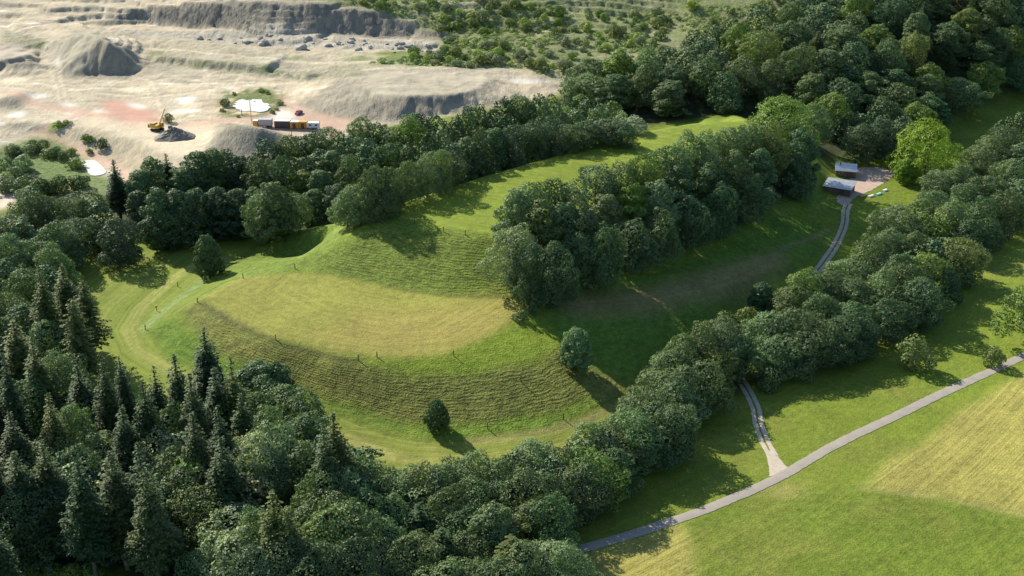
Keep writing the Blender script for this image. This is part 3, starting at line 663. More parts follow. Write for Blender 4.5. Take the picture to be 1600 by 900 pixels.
PROTO = {
 'round': [broad_meshes(100 + i, 20, 13, 58 + 5 * i, 18000, .03, (-.12, .0, .12, -.05, .05, -.18, .16)[i], .30) for i in range(7)],
 'tall': [broad_meshes(120 + i, 22, 10, 66, 17000, .02, (-.2, .1, 0)[i], .31) for i in range(3)],
 'open': [broad_meshes(130 + i, 20, 12, 38, 9000, .18, .1, .36, 1.5) for i in range(3)],
 'spruce': [conifer_meshes(140 + i, 27, (7.2, 8.2, 6.6, 7.8)[i], (.14, .08, .20, .12)[i], 50) for i in range(4)],
 'bare': [conifer_meshes(200 + i, 27, 8, (.30, .24)[i], 42) for i in range(2)],
 'larch': [conifer_meshes(150 + i, 28, (10.5, 9.5)[i], .22, 30, 1, .34, .62) for i in range(2)],
 'bush': [broad_meshes(160 + i, 5, 6, 16, 2200, .02, -.1, .26) for i in range(3)],
 'big': [broad_meshes(170 + i, 23, 19, 110, 26000, .04, -.05, .38, 1.25) for i in range(3)],
 'egg': [broad_meshes(180 + i, 11, 8.5, 60, 11000, .03, -.12, .26, .35) for i in range(2)],
 'scrub': [broad_meshes(190 + i, 3.4, 4.4, 10, 700, .0, -.1, .30) for i in range(3)],
}
TINT = {'deep': (.74, .90, .82), 'mid': (1, 1.03, .88), 'fresh': (1.3, 1.42, .66), 'pale': (2.3, 2.0, 2.2), 'grey': (1.32, 1.38, 1.28), 'lime': (1.9, 2.0, .55), 'olive': (1.45, 1.3, .85), 'dark': (.62, .72, .78), 'yellow': (2.5, 2.3, 1.1), 'brown': (2.0, 1.35, 1.4), 'sage': (1.75, 1.5, 1.7)}
WORD = {'deep': 'deep green', 'mid': 'mid green', 'fresh': 'fresh green', 'pale': 'silvery green', 'grey': 'greyish green', 'lime': 'bright lime green', 'olive': 'olive green', 'dark': 'very dark green', 'yellow': 'yellowish green', 'brown': 'brownish', 'sage': 'dusty sage green'}
KINDW = {'round': ('broadleaf_tree', 'tree'), 'tall': ('broadleaf_tree', 'tree'), 'open': ('broadleaf_tree', 'tree'), 'big': ('broadleaf_tree', 'tree'), 'egg': ('broadleaf_tree', 'tree'),
         'spruce': ('spruce_tree', 'spruce'), 'bare': ('spruce_tree', 'spruce'), 'larch': ('larch_tree', 'larch'), 'bush': ('shrub', 'shrub'), 'scrub': ('shrub', 'shrub')}
SHAPEW = {'round': 'round topped broadleaf', 'tall': 'tall narrow broadleaf', 'open': 'loose crowned broadleaf', 'big': 'wide spreading broadleaf', 'egg': 'egg shaped broadleaf', 'spruce': 'pointed spruce', 'larch': 'open branched larch', 'bare': 'bare trunked spruce', 'bush': 'rounded shrub', 'scrub': 'low shrub'}
trees = []     # (root, group, toppx, toppy, kind, tint)
def plant(base, kind, Hh, Ww, tint, group, var=None):
    tm, cm, h0, w0 = PROTO[kind][random.randrange(len(PROTO[kind])) if var is None else var]
    nm, cat = KINDW[kind]
    o = empty(nm, base, random.uniform(0, 6.28)); o.location.z -= .1
    sx = Ww / w0 * random.uniform(.94, 1.06) * (1.42 if kind in ('spruce', 'bare') else 1); o.scale = (sx, sx * random.uniform(.92, 1.08), Hh / h0)
    t = link('trunk', tm, o); c = link('crown', cm, o)
    k = random.uniform(.88, 1.14); tc = TINT[tint]; c.color = (tc[0] * k * random.uniform(.93, 1.07), tc[1] * k, tc[2] * k * random.uniform(.9, 1.1), 1)
    o['category'] = cat
    px, py = to_px(base[0], base[1], base[2] + Hh * .95)
    trees.append((o, group, px, py, kind, tint))
    return o
def plant_top(px, py, Hh, Ww, kind, tint, group):      # the crown's top shows at a photo pixel
    b = at(px, py, Hh * .95); return plant(b, kind, Hh, Ww, tint, group)
GR = {}
def grp(key, phrase, where): GR[key] = (phrase, where)
grp('clump', 'trees of the dense clump on the mound flank', 'dense clump on mound flank')
grp('stream', 'trees along the stream between meadow and road', 'tree belt along the stream')
grp('low', 'trees of the mixed wood in the lower left', 'mixed wood at lower left')
grp('belt', 'trees between the quarry and the mound', 'tree belt below the quarry')
grp('valley', 'trees of the wooded valley side at upper right', 'wooded slope at upper right')
grp('scrub', 'scrub shrubs on the slopes above the quarry', 'scrub slope above the quarry')
grp('hollow', 'shrubs in the green hollow beside the quarry', 'green hollow left of quarry')

def T(group, kind, Hh, Ww, tints, pts):
    for p in pts:
        hk = Hh * random.uniform(.84, 1.16); wk = Ww * random.uniform(.9, 1.12)
        tn = p[2] if len(p) > 2 else random.choice(tints)
        plant_top(p[0], p[1], hk, wk, p[3] if len(p) > 3 else kind, tn, group)
mix = ['deep', 'mid', 'mid', 'olive', 'grey', 'deep', 'fresh', 'grey']
# clump on the right flank of the mound
T('clump', 'round', 17.5, 11.5, mix, [(828,290,'grey'),(858,284,'deep'),(898,302,'mid'),(932,260,'deep'),(972,258,'mid'),(1008,246,'fresh'),(1042,232,'deep'),(1078,210,'grey'),(1104,214,'grey'),(1140,200,'mid'),(1176,196,'mid'),(1208,200,'olive'),])
T('clump', 'round', 12, 9, mix, [(1226,240,'grey'),(1214,222,'grey')])
T('clump', 'tall', 18, 10.5, mix, [(806,302,'grey'),(845,318,'olive'),(880,322,'deep'),(912,335,'mid'),(950,306,'mid'),(990,292,'fresh'),(1030,284,'grey'),(1060,262,'deep'),(1110,258,'deep'),(1150,242,'mid'),(1188,238,'deep')])
T('clump', 'round', 16.5, 11, ['deep', 'mid'], [(806,356,'pale'),(834,384,'deep'),(868,384,'deep'),(905,366,'mid'),(945,356,'deep'),(988,346,'deep'),(1035,330,'mid'),(1080,312,'deep'),(1128,292,'deep'),(1172,272,'deep'),])
# stream belt, upper right to lower left
T('stream', 'round', 14, 11.5, mix, [(1596,180,'mid'),(1572,200,'mid'),(1550,218,'grey'),(1604,225),(1534,240,'mid'),(1582,252),(1505,262,'mid'),(1470,268,'grey'),(1545,275,'mid'),(1512,290,'grey'),(1600,285),(1462,300,'grey'),(1490,318,'grey'),(1540,312),(1575,300),
   (1640,160),(1655,210),(1640,250)])
T('stream', 'round', 14, 11.5, mix, [(1440,335,'fresh'),(1405,325,'grey'),(1480,335,'fresh'),(1515,345),(1390,362,'grey'),(1432,365),(1460,378),(1505,375),(1360,372,'mid'),(1372,398,'grey'),(1415,402),(1470,412,'deep'),(1330,405,'grey'),(1452,398,'fresh','open')])
T('stream', 'round', 14, 12, mix, [(1262,425,'fresh'),(1300,428,'mid'),(1340,440,'mid'),(1385,430,'grey'),(1425,418,'mid'),(1442,440,'deep'),(1240,452,'mid'),(1285,462,'deep'),(1335,475,'deep'),(1200,492,'grey'),(1235,490,'mid'),(1275,500,'mid'),(1318,496,'deep')])
T('stream', 'round', 11.5, 11, mix, [(1250,522,'mid'),(1300,516,'deep'),(1212,528,'grey'),(1345,500,'deep'),(1396,472,'deep'),(1436,445,'deep'),(1470,418,'deep'),(1500,386,'deep'),(1540,344,'deep'),(1590,308,'deep')])
T('stream', 'round', 13.5, 11, mix, [(1128,505,'mid'),(1098,512,'mid'),(1068,530,'mid'),(1140,525,'deep'),(1120,548),(1050,552,'grey'),(1105,572,'mid'),(1072,575,'mid'),(1038,582,'grey'),(1060,602,'grey'),(1016,612,'mid'),(1025,632,'deep'),(1052,640,'deep'),(990,645,'grey'),(968,668,'mid'),(1004,664,'deep')])
T('stream', 'round', 13, 10.5, mix, [(925,665,'grey'),(945,680,'mid'),(905,690,'grey'),(885,705,'mid'),(930,710,'fresh'),(960,705,'deep'),(862,722),(900,738,'mid'),(920,732,'deep'),(852,744,'deep')])
T('low', 'round', 14, 10.5, mix, [(828,698,'grey'),(805,712,'mid'),(778,722,'mid'),(745,718,'grey'),(718,728,'mid'),(690,738,'deep'),(662,735),(628,742,'grey'),(600,750,'mid'),(572,742,'mid'),(820,745,'mid'),(780,752,'deep'),(740,756,'grey'),(700,768,'mid'),(655,770,'mid'),(610,785,'grey'),(575,782,'deep')])
T('low', 'round', 15, 11, mix, [(860,782,'deep'),(830,792,'mid','tall'),(770,792,'mid','tall'),(800,842,'olive','spruce'),(720,800,'deep'),(655,792,'deep','spruce'),(690,830,'deep','spruce'),(600,822,'grey','open'),(640,842,'mid'),(738,842,'mid'),(858,850,'pale'),(885,862,'grey'),(820,862,'mid'),(770,880,'mid'),(590,850,'pale'),(700,885,'mid')])
# lower left: spruces
T('low', 'spruce', 27, 7.5, ['mid', 'olive', 'deep'], [(60,420,'olive'),(96,418,'olive'),(318,518,'deep'),(272,560,'deep'),(240,578,'deep'),(186,562,'deep'),(158,560,'mid'),(360,566,'olive'),(222,600,'deep'),(296,590,'mid'),(335,580,'deep'),(520,652,'olive'),(505,668,'mid'),
   (20,505),(50,540),(120,575),(5,560),(75,620),(15,650),(190,640),(300,650),(340,640),(375,620),(215,700),(345,690),(20,730),(425,775,'olive'),(450,800,'olive')])
T('low', 'spruce', 25, 8, ['deep', 'dark'], [(-30,500),(-60,560),(-25,600),(-55,650),(-20,700),(-60,740),(-30,780),(-10,820),(-80,600),(-90,680)])
T('low', 'larch', 29, 10, ['olive'], [(128,442,'olive'),(112,470,'olive')])
T('low', 'round', 16, 11, mix, [(0,460,'mid'),(30,480,'deep'),(-10,530,'deep'),(70,505,'grey'),(100,560,'grey'),(400,568,'deep','tall'),(430,572,'deep','egg'),(410,590,'grey'),(445,605,'grey'),(470,620,'mid'),(400,620,'mid'),(355,610,'deep'),(480,655,'deep'),(505,690,'deep'),(545,705,'deep'),(565,720,'deep')])
T('low', 'round', 18, 11.5, mix, [(150,612,'grey'),(100,690,'olive'),(228,648,'mid'),(282,752,'deep'),(200,745,'dark'),(88,750,'dark'),(20,770,'dark'),(85,560,'grey'),(35,600,'deep'),(110,640,'grey'),(60,690,'mid'),(265,640,'mid'),(98,716,'deep'),(136,735,'deep'),(244,745,'grey'),(318,765,'mid'),(60,760,'dark'),(150,775,'dark'),(395,810,'grey'),(480,790,'mid'),(520,800,'grey'),(555,795,'mid'),(420,650,'grey'),(270,705,'mid'),(148,682,'pale'),(120,700,'grey'),(248,672,'pale'),(272,684,'pale'),(425,670,'pale'),(395,686,'pale'),(450,690,'grey'),(470,712,'mid'),(300,712,'fresh','open'),(285,735,'mid'),(180,758,'pale','open'),(345,732,'brown'),(410,725,'mid'),(440,730,'mid'),(510,735,'mid'),(545,745,'grey'),(520,770,'mid'),(240,750,'mid'),(320,775,'mid'),(360,800,'pale','open'),(365,835,'pale','open'),(95,745,'pale','open'),(330,850,'deep'),(400,865,'dark'),(450,850,'dark'),(495,860,'dark'),(545,855,'dark')])
T('low', 'bare', 27, 8.5, ['deep', 'mid'], [(22,712),(66,700),(120,722),(172,712),(226,740)])
T('low', 'bush', 4, 5.5, ['olive'], [(40,880,'yellow'),(80,884,'fresh'),(110,886,'yellow'),(140,884,'fresh'),(12,842,'grey'),(45,868,'grey')])
# belt between quarry and mound
T('belt', 'round', 14, 11, mix, [(15,335,'mid'),(45,300,'mid'),(70,310,'mid'),(110,305,'mid'),(150,318,'deep'),(140,300,'mid'),(30,345,'grey'),(80,352,'deep'),(120,345,'deep'),(160,335,'olive'),(5,372,'grey'),(45,380,'grey'),(78,385,'grey'),(0,410,'grey'),(35,420,'deep'),(70,420,'deep'),(95,365,'deep'),(185,345,'dark'),(-30,350),(-40,400),(-30,460)])
T('belt', 'spruce', 20, 7.5, ['dark'], [(177,254,'deep'),(259,243,'deep')])
T('belt', 'tall', 18, 11, ['deep', 'mid', 'dark'], [(234,252,'mid'),(218,268,'deep'),(285,262,'deep'),(306,242,'deep'),(330,238,'mid'),(352,238,'deep'),(370,246,'dark'),(395,250,'mid'),(215,300,'dark'),(245,300,'deep'),(275,300,'dark'),(305,300,'deep'),(335,298,'dark'),(365,300,'dark'),(395,298,'deep')])
T('belt', 'round', 15, 11, mix, [(418,220,'mid'),(445,216,'mid'),(470,214,'mid'),(492,206,'mid'),(515,203,'mid'),(408,252,'mid'),(440,252,'deep'),(475,248,'mid'),(500,238,'deep')])
T('belt', 'round', 18, 12, mix, [(564,186,'grey'),(590,193,'mid'),(612,200,'deep'),(640,188,'fresh'),(655,182,'dark'),(680,182,'deep'),(545,215,'mid')])
def by_base(px, py, base_y, wm, kind, tint, group):
    b = at(px, base_y); dep = b.y * CP + (CAM_H - b.z) * SP; plant(b, kind, (base_y - py) * dep / FPX / CP * .98, wm, tint, group)
def by_plane(px, py, Hh, z, wm, kind, tint, group):
    q = on_plane(px, py, z + Hh * .95); zz = Z(q[0], q[1]); plant(Vector((q[0], q[1], zz)), kind, (z + Hh * .95 - zz) / .95, wm, tint, group)
for a in [(412,300,379,10,'round','grey'),(432,284,374,10.5,'tall','mid'),(456,300,364,10,'round','mid'),
          (606,262,334,8.5,'round','mid'),(585,262,344,8.5,'round','mid'),(643,252,315,8.5,'round','mid'),(668,246,309,8,'round','grey'),(562,288,350,8.5,'round','grey'),(543,300,354,8.5,'round','grey'),(596,284,340,7.5,'round','mid'),(618,286,326,7,'round','mid'),(690,236,301,7.5,'round','grey')]:
    by_base(*a, 'belt')
for a in [(575,222,17,3,11,'round','grey'),(608,224,17,4,11,'round','deep'),(640,225,16,6,10,'round','mid'),(518,240,17,2,11,'tall','mid'),(545,250,16,4,11,'round','mid'),(500,268,16,2,11,'tall','deep'),(470,268,15,1.5,11,'tall','fresh'),(490,300,13,2,10,'tall','deep'),(525,290,13,5,10,'tall','dark'),(572,250,14,5,10,'round','deep')]:
    by_plane(*a, 'belt')
for a in [(690,238,18,14.5,10.5,'round','mid'),(708,228,18,14.5,10.5,'round','deep'),(728,218,18,14.5,10.5,'tall','mid'),(750,210,18,14.5,10.5,'round','dark'),(775,202,18,14.5,10.5,'tall','deep'),(803,198,18,14.5,11,'round','dark'),(832,192,18,14.5,11,'round','dark'),(862,188,18,14.5,11,'round','dark'),
          (890,196,16,15.5,10,'round','mid'),(915,191,16,15.5,11,'round','deep'),(945,188,16,15.5,11,'round','mid'),(972,190,16,16,9,'round','deep'),(992,182,12,17,8,'round','pale'),(862,160,20,12,11,'round','dark')]:
    by_plane(*a, 'belt')
for a in [(668,212,19,9,11,'round','deep'),(690,204,19,9,11,'round','grey'),(712,190,19,9,11,'round','mid'),(730,175,19,9,11.5,'round','mid'),(748,168,18,9,10,'round','fresh'),(770,172,18,10,11,'round','mid'),(790,154,18,10,11.5,'round','mid'),(815,150,18,10,12,'round','mid'),(842,152,18,10,11,'tall','deep'),(790,182,16,11,10,'round','deep'),
          (898,174,14,12,10.5,'round','grey'),(938,168,14,12,10.5,'round','grey'),(920,158,13,10,10.5,'round','mid'),(955,160,13,10,10.5,'round','fresh'),(880,182,13,12,9,'round','mid'),(972,178,12,12,8,'bush','pale')]:
    by_plane(*a, 'belt')
T('belt', 'round', 9, 9, ['fresh', 'mid', 'grey'], [(886,150),(900,134),(878,166),(908,150),(925,124),(893,118),(912,112)])
# valley side behind the plateau
T('valley', 'round', 14, 12, mix, [(1300,150,'grey'),(1325,148,'mid'),(1276,166,'grey'),(1328,176,'deep'),(1350,180,'deep'),(1378,162,'deep'),(1398,170,'deep'),(1432,162,'fresh'),(1350,196,'dark'),(1380,190,'dark'),(1412,185,'mid'),(1242,186,'olive','tall')])
for a in [(1245,205,296,10,'tall','deep'),(1243,238,312,8,'tall','deep'),(1252,262,316,7,'round','grey'),(1238,236,300,9,'tall','mid')]: by_base(*a, 'valley')

plant_top(1224, 156, 17.5, 19, 'big', 'fresh', 'valley')
o = plant_top(1455, 196, 21, 17, 'big', 'lime', 'lime')
o['label'] = 'bright lime green spreading tree beside the gravel yard'; o['group'] = 'trees standing alone'
o = plant_top(1418, 250, 9, 9, 'egg', 'lime', 'lime'); o['label'] = 'small lime green tree at the left foot of the big lime tree'
vpoly = wpoly([(900,172),(1000,186),(1180,178),(1275,190),(1290,215),(1400,222),(1450,208),(1500,182),(1560,158),(1660,122),(1760,60),(1700,-60),(1290,-60),(1250,32),(1170,66),(1070,100),(1000,128),(925,138)])
pts = []
cx, cy = rng.uniform(0, 330, 9000), rng.uniform(430, 760, 9000); ok = inside(vpoly, cx, cy)
for x, y in zip(cx[ok], cy[ok]):
    if all((x - a) ** 2 + (y - b) ** 2 > 11.0 ** 2 for a, b in pts): pts.append((x, y))
for x, y in pts:
    z = Z(x, y); px, py = to_px(x, y, z + 10)
    if px > 1680 or py < -45: continue
    r = random.random(); kind = 'spruce' if (r < .13 and px > 1250 and py < 90) else ('tall' if r < .3 else 'round')
    plant(Vector((x, y, z)), kind, random.uniform(13, 18), random.uniform(12, 15.5) if kind != 'spruce' else 8, random.choice(['mid', 'mid', 'fresh', 'deep', 'grey', 'olive', 'mid', 'deep']), 'valley')

# trees standing alone
def single(px, py, base_y, wm, kind, tint, label, name=None):
    b = at(px, base_y); dep = b.y * CP + (CAM_H - b.z) * SP; hh = (base_y - py) * dep / FPX / CP * .97
    o = plant(b, kind, hh, wm, tint, 'single'); o['label'] = label; o['group'] = 'trees standing alone'
    if name: o.name = name
    return o
single(328, 366, 432, 8.2, 'egg', 'deep', 'dense round grey-green tree alone at the left foot of the mound')
single(899, 510, 574, 8.6, 'egg', 'grey', 'round tree on ribbed slope right of the terrace, casting long shadow')
single(683, 620, 671, 5.2, 'egg', 'deep', 'slim egg shaped young tree at the foot of the ribbed slope')
single(1425, 526, 574, 9, 'bush', 'olive', 'wide low olive tree in meadow just below the stream belt')
single(1551, 541, 573, 5.4, 'bush', 'olive', 'small ragged tree at the edge of the paved road')
single(1604, 452, 535, 12, 'open', 'fresh', 'light green tree cut by the right edge of the photo')
single(1188, 440, 492, 8, 'egg', 'deep', 'small dark tree at upper left edge of the stream belt')
single(1132, 486, 530, 8, 'bush', 'mid', 'low mid green bushy tree left of the small dark tree')
single(1165, 480, 525, 8, 'bush', 'olive', 'low olive bushy tree between the stream belt and shaded slope')
single(1200, 572, 608, 7, 'bush', 'mid', 'rounded green shrub beside the dirt track at the belt edge')
single(833, 470, 492, 2.6, 'bush', 'deep', 'tiny dark upright shrub on the right tip of the terrace')
single(806, 490, 499, 3.4, 'scrub', 'olive', 'low scrubby patch left of the tiny upright shrub')
single(818, 484, 499, 3, 'scrub', 'deep', 'low dark shrub just below the tiny upright shrub')
single(264, 177, 191, 3.6, 'bush', 'brown', 'brownish dry shrub on the quarry floor beside the excavator')
single(160, 216, 232, 5, 'bush', 'deep', 'dark green bush on the bank above the red haul road')
single(138, 212, 222, 5, 'scrub', 'fresh', 'fresh green low bush left of the dark bank bush')
single(352, 154, 166, 4.5, 'bush', 'mid', 'green bush at the left end of the quarry pond')
for px, py, wd, tn in [(8,262,9,'grey'),(25,275,8,'grey'),(38,255,8,'pale'),(35,292,8,'grey'),(10,285,8,'pale'),(55,282,6,'dark'),(70,290,6,'dark'),(40,278,5,'dark'),(68,225,6,'mid'),(88,232,5,'grey'),(52,222,5,'mid'),(28,232,5,'mid'),(100,240,5,'mid'),(112,232,4,'fresh'),(65,295,9,'mid'),(95,290,9,'mid'),(125,285,7,'deep')]:
    plant(at(px, py + 10), 'bush', wd * .72, wd, tn, 'hollow')
for px, py, wd, tn in [(347,174,2.4,'olive'),(372,183,1.8,'yellow'),(426,177,2.6,'olive'),(433,172,2,'sage'),(438,163,3.2,'olive'),(418,147,2.6,'olive'),(409,144,3.2,'fresh'),(366,148,2.2,'sage'),
                       (92,198,4,'fresh'),(104,195,3.6,'fresh'),(135,218,4,'mid'),(20,242,7,'sage'),(48,240,6,'sage'),(80,246,6,'olive'),(12,300,8,'sage'),(50,312,8,'grey'),(118,262,6,'fresh'),(140,240,3.4,'olive')]:
    plant(at(px, py), 'bush' if wd > 5 else 'scrub', wd * .62, wd, tn, 'hollow' if px < 300 and py > 205 else 'pond')
grp('pond', 'shrubs around the quarry pond and floor', 'edge of the quarry pond')
# scrub above the quarry, by density
sc_poly = wpoly([(570,100),(690,82),(705,58),(660,34),(560,8),(500,-4),(1290,-40),(1262,20),(1180,60),(1075,92),(985,128),(900,126),(800,106),(700,104)])
spts = []
cx, cy = rng.uniform(-120, 260, 20000), rng.uniform(500, 800, 20000)
ok = inside(sc_poly, cx, cy) & (fbm(cx, cy, 26, 3, 99) > -.22 + .3 * rng.random(20000))
for x, y in zip(cx[ok], cy[ok]):
    if all((x - a) ** 2 + (y - b) ** 2 > 5.6 ** 2 for a, b in spts): spts.append((x, y))
print('scrub', len(spts), 'valley', len(pts))
vis = [(x, y) for x, y in spts if -20 < to_px(x, y, Z(x, y))[0] < 1620 and -10 < to_px(x, y, Z(x, y))[1] < 900]
vis.sort(key=lambda p: p[1])
print('scrub in view', len(vis))
for x, y in random.sample(vis, min(len(vis), 255)):
    s = 2.6 + 5.2 * random.random() ** 1.6; plant(Vector((x, y, Z(x, y))), 'scrub' if s < 5 else 'bush', s * random.uniform(.45, .8), s, random.choice(['sage', 'sage', 'yellow', 'yellow', 'olive', 'fresh', 'pale', 'olive']), 'scrub')
# low ground scrub nobody could count
ls_C, ls_N, ls_S = [], [], []
cx, cy = rng.uniform(-200, 260, 24000), rng.uniform(490, 800, 24000)
ok = inside(sc_poly, cx, cy) & (fbm(cx, cy, 18, 3, 199) > -.2)
for x, y in zip(cx[ok], cy[ok]):
    r_ = rng.uniform(.6, 2.0); n_ = int(16 + r_ * 22); d_ = rng.normal(size=(n_, 3)); d_ /= np.linalg.norm(d_, axis=1, keepdims=True); d_[:, 2] = np.abs(d_[:, 2])
    ls_C.append(np.array([x, y, Z(x, y) - .1]) + d_ * r_ * (1, 1, .55)); ls_N.append(d_ + rng.normal(scale=.25, size=d_.shape)); ls_S.append(rng.uniform(.2, .42, n_))
ls_N = np.vstack(ls_N); ls_N /= np.linalg.norm(ls_N, axis=1, keepdims=True)
V, F = leaf_quads(np.vstack(ls_C), ls_N, np.concatenate(ls_S), rng)
lso = link('low_scrub', mesh_np('low_scrub', V, F, m_broad)); lso.color = (2.0, 1.9, 1.2, 1); tag(lso, kind='stuff')
V = F = None
# the farthest broadleaf trees beyond the 300 nearest become one mass of woodland
bpy.context.view_layer.update(); dg = bpy.context.evaluated_depsgraph_get(); seen_ = {}
for py in range(4, 900, 8):
    for px in range(4, 1600, 8):
        hit, _, _, _, ob, _ = scn.ray_cast(dg, (0, 0, CAM_H), Vector(ray(px, py)))
        if hit and ob.parent: k_ = ob.parent.name; seen_[k_] = seen_.get(k_, 0) + 1
bl = sorted([t for t in trees if KINDW[t[4]][0] == 'broadleaf_tree' and t[1] != 'single' and t[4] != 'big'], key=lambda t: -seen_.get(t[0].name, 0))
extra = bl[286:] + [t for t in bl[:286] if seen_.get(t[0].name, 0) == 0]
farp = [broad_meshes(300 + i, 20, 13, 58, 5600, .03, (0, -.1, .1)[i], .47) for i in range(3)]
fV, fF, fC, nv = [], [], [], 0
for t in extra:
    r_ = t[0]; tm, cm, *_ = random.choice(farp); ch = list(r_.children); c0 = [c for c in ch if c.name.startswith('crown')][0]
    h0 = PROTO[t[4]][0][2]; w0 = PROTO[t[4]][0][3]; s_ = (r_.scale.x * w0 / 13, r_.scale.y * w0 / 13, r_.scale.z * h0 / 20)
    M = np.array((Matrix.Translation(r_.location) @ Matrix.Rotation(r_.rotation_euler.z, 4, 'Z') @ Matrix.Diagonal((*s_, 1))))
    for me_, VV, FF in ((cm, fV, fF),):
        co = np.empty(len(me_.vertices) * 3, np.float32); me_.vertices.foreach_get('co', co); co = co.reshape(-1, 3) @ M[:3, :3].T + M[:3, 3]; fC.append(np.tile(np.array(c0.color, np.float32), (len(co), 1)))
        VV.append(co); FF.append(np.arange(nv, nv + len(co)).reshape(-1, 4)); nv += len(co)
    for c in ch: bpy.data.objects.remove(c)
    bpy.data.objects.remove(r_); trees.remove(t)
mw, ntw = new_mat('woodland_leaves'); Lw = ntw.links.new
ow_ = N(ntw, 'ShaderNodeOutputMaterial'); pw = N(ntw, 'ShaderNodeBsdfPrincipled', i_Roughness=.6); pw.inputs['Specular IOR Level'].default_value = .15; gw = N(ntw, 'ShaderNodeNewGeometry')
mxw = N(ntw, 'ShaderNodeMix', data_type='RGBA'); Lw(N_pos(ntw, noise_n(ntw, gw.outputs['Position'], .055, 2), .38, .62), mxw.inputs[0]); mxw.inputs[6].default_value = (.084, .124, .054, 1); mxw.inputs[7].default_value = (.136, .180, .078, 1); twn = N(ntw, 'ShaderNodeAttribute', attribute_name='tint'); tww = N(ntw, 'ShaderNodeVectorMath', operation='MULTIPLY'); Lw(mxw.outputs[2], tww.inputs[0]); Lw(twn.outputs['Color'], tww.inputs[1]); Lw(tww.outputs[0], pw.inputs['Base Color']); Lw(pw.outputs[0], ow_.inputs[0])
fme = mesh_np('distant_woodland', np.vstack(fV), np.vstack(fF), mw); fa = fme.attributes.new('tint', 'FLOAT_COLOR', 'POINT'); fa.data.foreach_set('color', np.vstack(fC).ravel())
tag(link('distant_woodland', fme), 'far mass of rounded treetops climbing the wooded slope at upper right', None, None, 'stuff')
# labels: rank in its row of crowns
ORD = 'first second third fourth fifth sixth seventh eighth ninth tenth eleventh twelfth thirteenth fourteenth fifteenth sixteenth seventeenth eighteenth nineteenth twentieth'.split()
def ordw(n):
    if n < 20: return ORD[n]
    t = {2: 'twenty', 3: 'thirty', 4: 'forty'}[(n + 1) // 10]; r = (n + 1) % 10
    return t + '-' + ORD[r - 1] if r else t[:-1] + 'ieth'
ROWS = {'clump': 3, 'stream': 9, 'low': 12, 'belt': 8, 'valley': 10, 'scrub': 14, 'hollow': 4, 'pond': 3}
for key, (phrase, where) in GR.items():
    L_ = sorted([t for t in trees if t[1] == key], key=lambda t: t[3]); n = ROWS[key]
    for r in range(n):
        row = sorted(L_[r * len(L_) // n:(r + 1) * len(L_) // n], key=lambda t: t[2])
        for c, t in enumerate(row):
            kw = {'tree': SHAPEW[t[4]].split()[-1]}.get('tree')
            t[0]['group'] = phrase
            t[0]['label'] = f"{WORD[t[5]]} {SHAPEW[t[4]].split()[0]} {kw}, {ordw(c)} from left, row {ORD[r]} from top, {where}".replace('row ' + ORD[r] + ' from top', ORD[r] + ' row down')

# ------------------------------------------------------------------ small built things
def box_geo(x0, x1, y0, y1, z0, z1, bev=0.0):
    bm = bmesh.new(); bmesh.ops.create_cube(bm, size=1)
    for v in bm.verts: v.co = Vector((x0 + (v.co.x + .5) * (x1 - x0), y0 + (v.co.y + .5) * (y1 - y0), z0 + (v.co.z + .5) * (z1 - z0)))
    if bev: bmesh.ops.bevel(bm, geom=bm.edges[:], offset=bev, segments=1, affect='EDGES')
    return bm
def bm_obj(name, bm, mat, parent=None, loc=(0, 0, 0), smooth=False):
    me = bpy.data.meshes.new(name); bm.to_mesh(me); bm.free(); me.materials.append(mat)
    return link(name, me, parent, loc)
def cyl(bm, p, q, r0, r1, k=10):
    p, q = Vector(p), Vector(q); d = q - p
    r = bmesh.ops.create_cone(bm, cap_ends=True, segments=k, radius1=r0, radius2=r1, depth=d.length)
    M = Matrix.Translation((p + q) / 2) @ d.to_track_quat('Z', 'Y').to_matrix().to_4x4()
    bmesh.ops.transform(bm, matrix=M, verts=r['verts'])
def addbox(bm, x0, x1, y0, y1, z0, z1):
    b2 = box_geo(x0, x1, y0, y1, z0, z1, .02); me = bpy.data.meshes.new('tmp'); b2.to_mesh(me); b2.free(); bm.from_mesh(me); bpy.data.meshes.remove(me)
wood = simple_mat('weathered_wood', (.16, .11, .07), .85, .3, 3); post_m = simple_mat('post_wood', (.07, .055, .04), .9, .3, 5)
def paint(n, c, r=.5): return simple_mat(n, c, r, .08, 1.5)
yellow, dkgrey, rubber, glass = paint('yellow_paint', (.55, .33, .05)), paint('dark_metal', (.07, .07, .075)), paint('rubber', (.03, .03, .03), .9), paint('dark_glass', (.03, .04, .05), .1)
white, orange, grey, redp, anth = paint('white_paint', (.68, .68, .66)), paint('orange_paint', (.68, .30, .03)), paint('grey_paint', (.38, .39, .40)), paint('dark_red_paint', (.22, .03, .04), .3), paint('anthracite_paint', (.09, .07, .08))

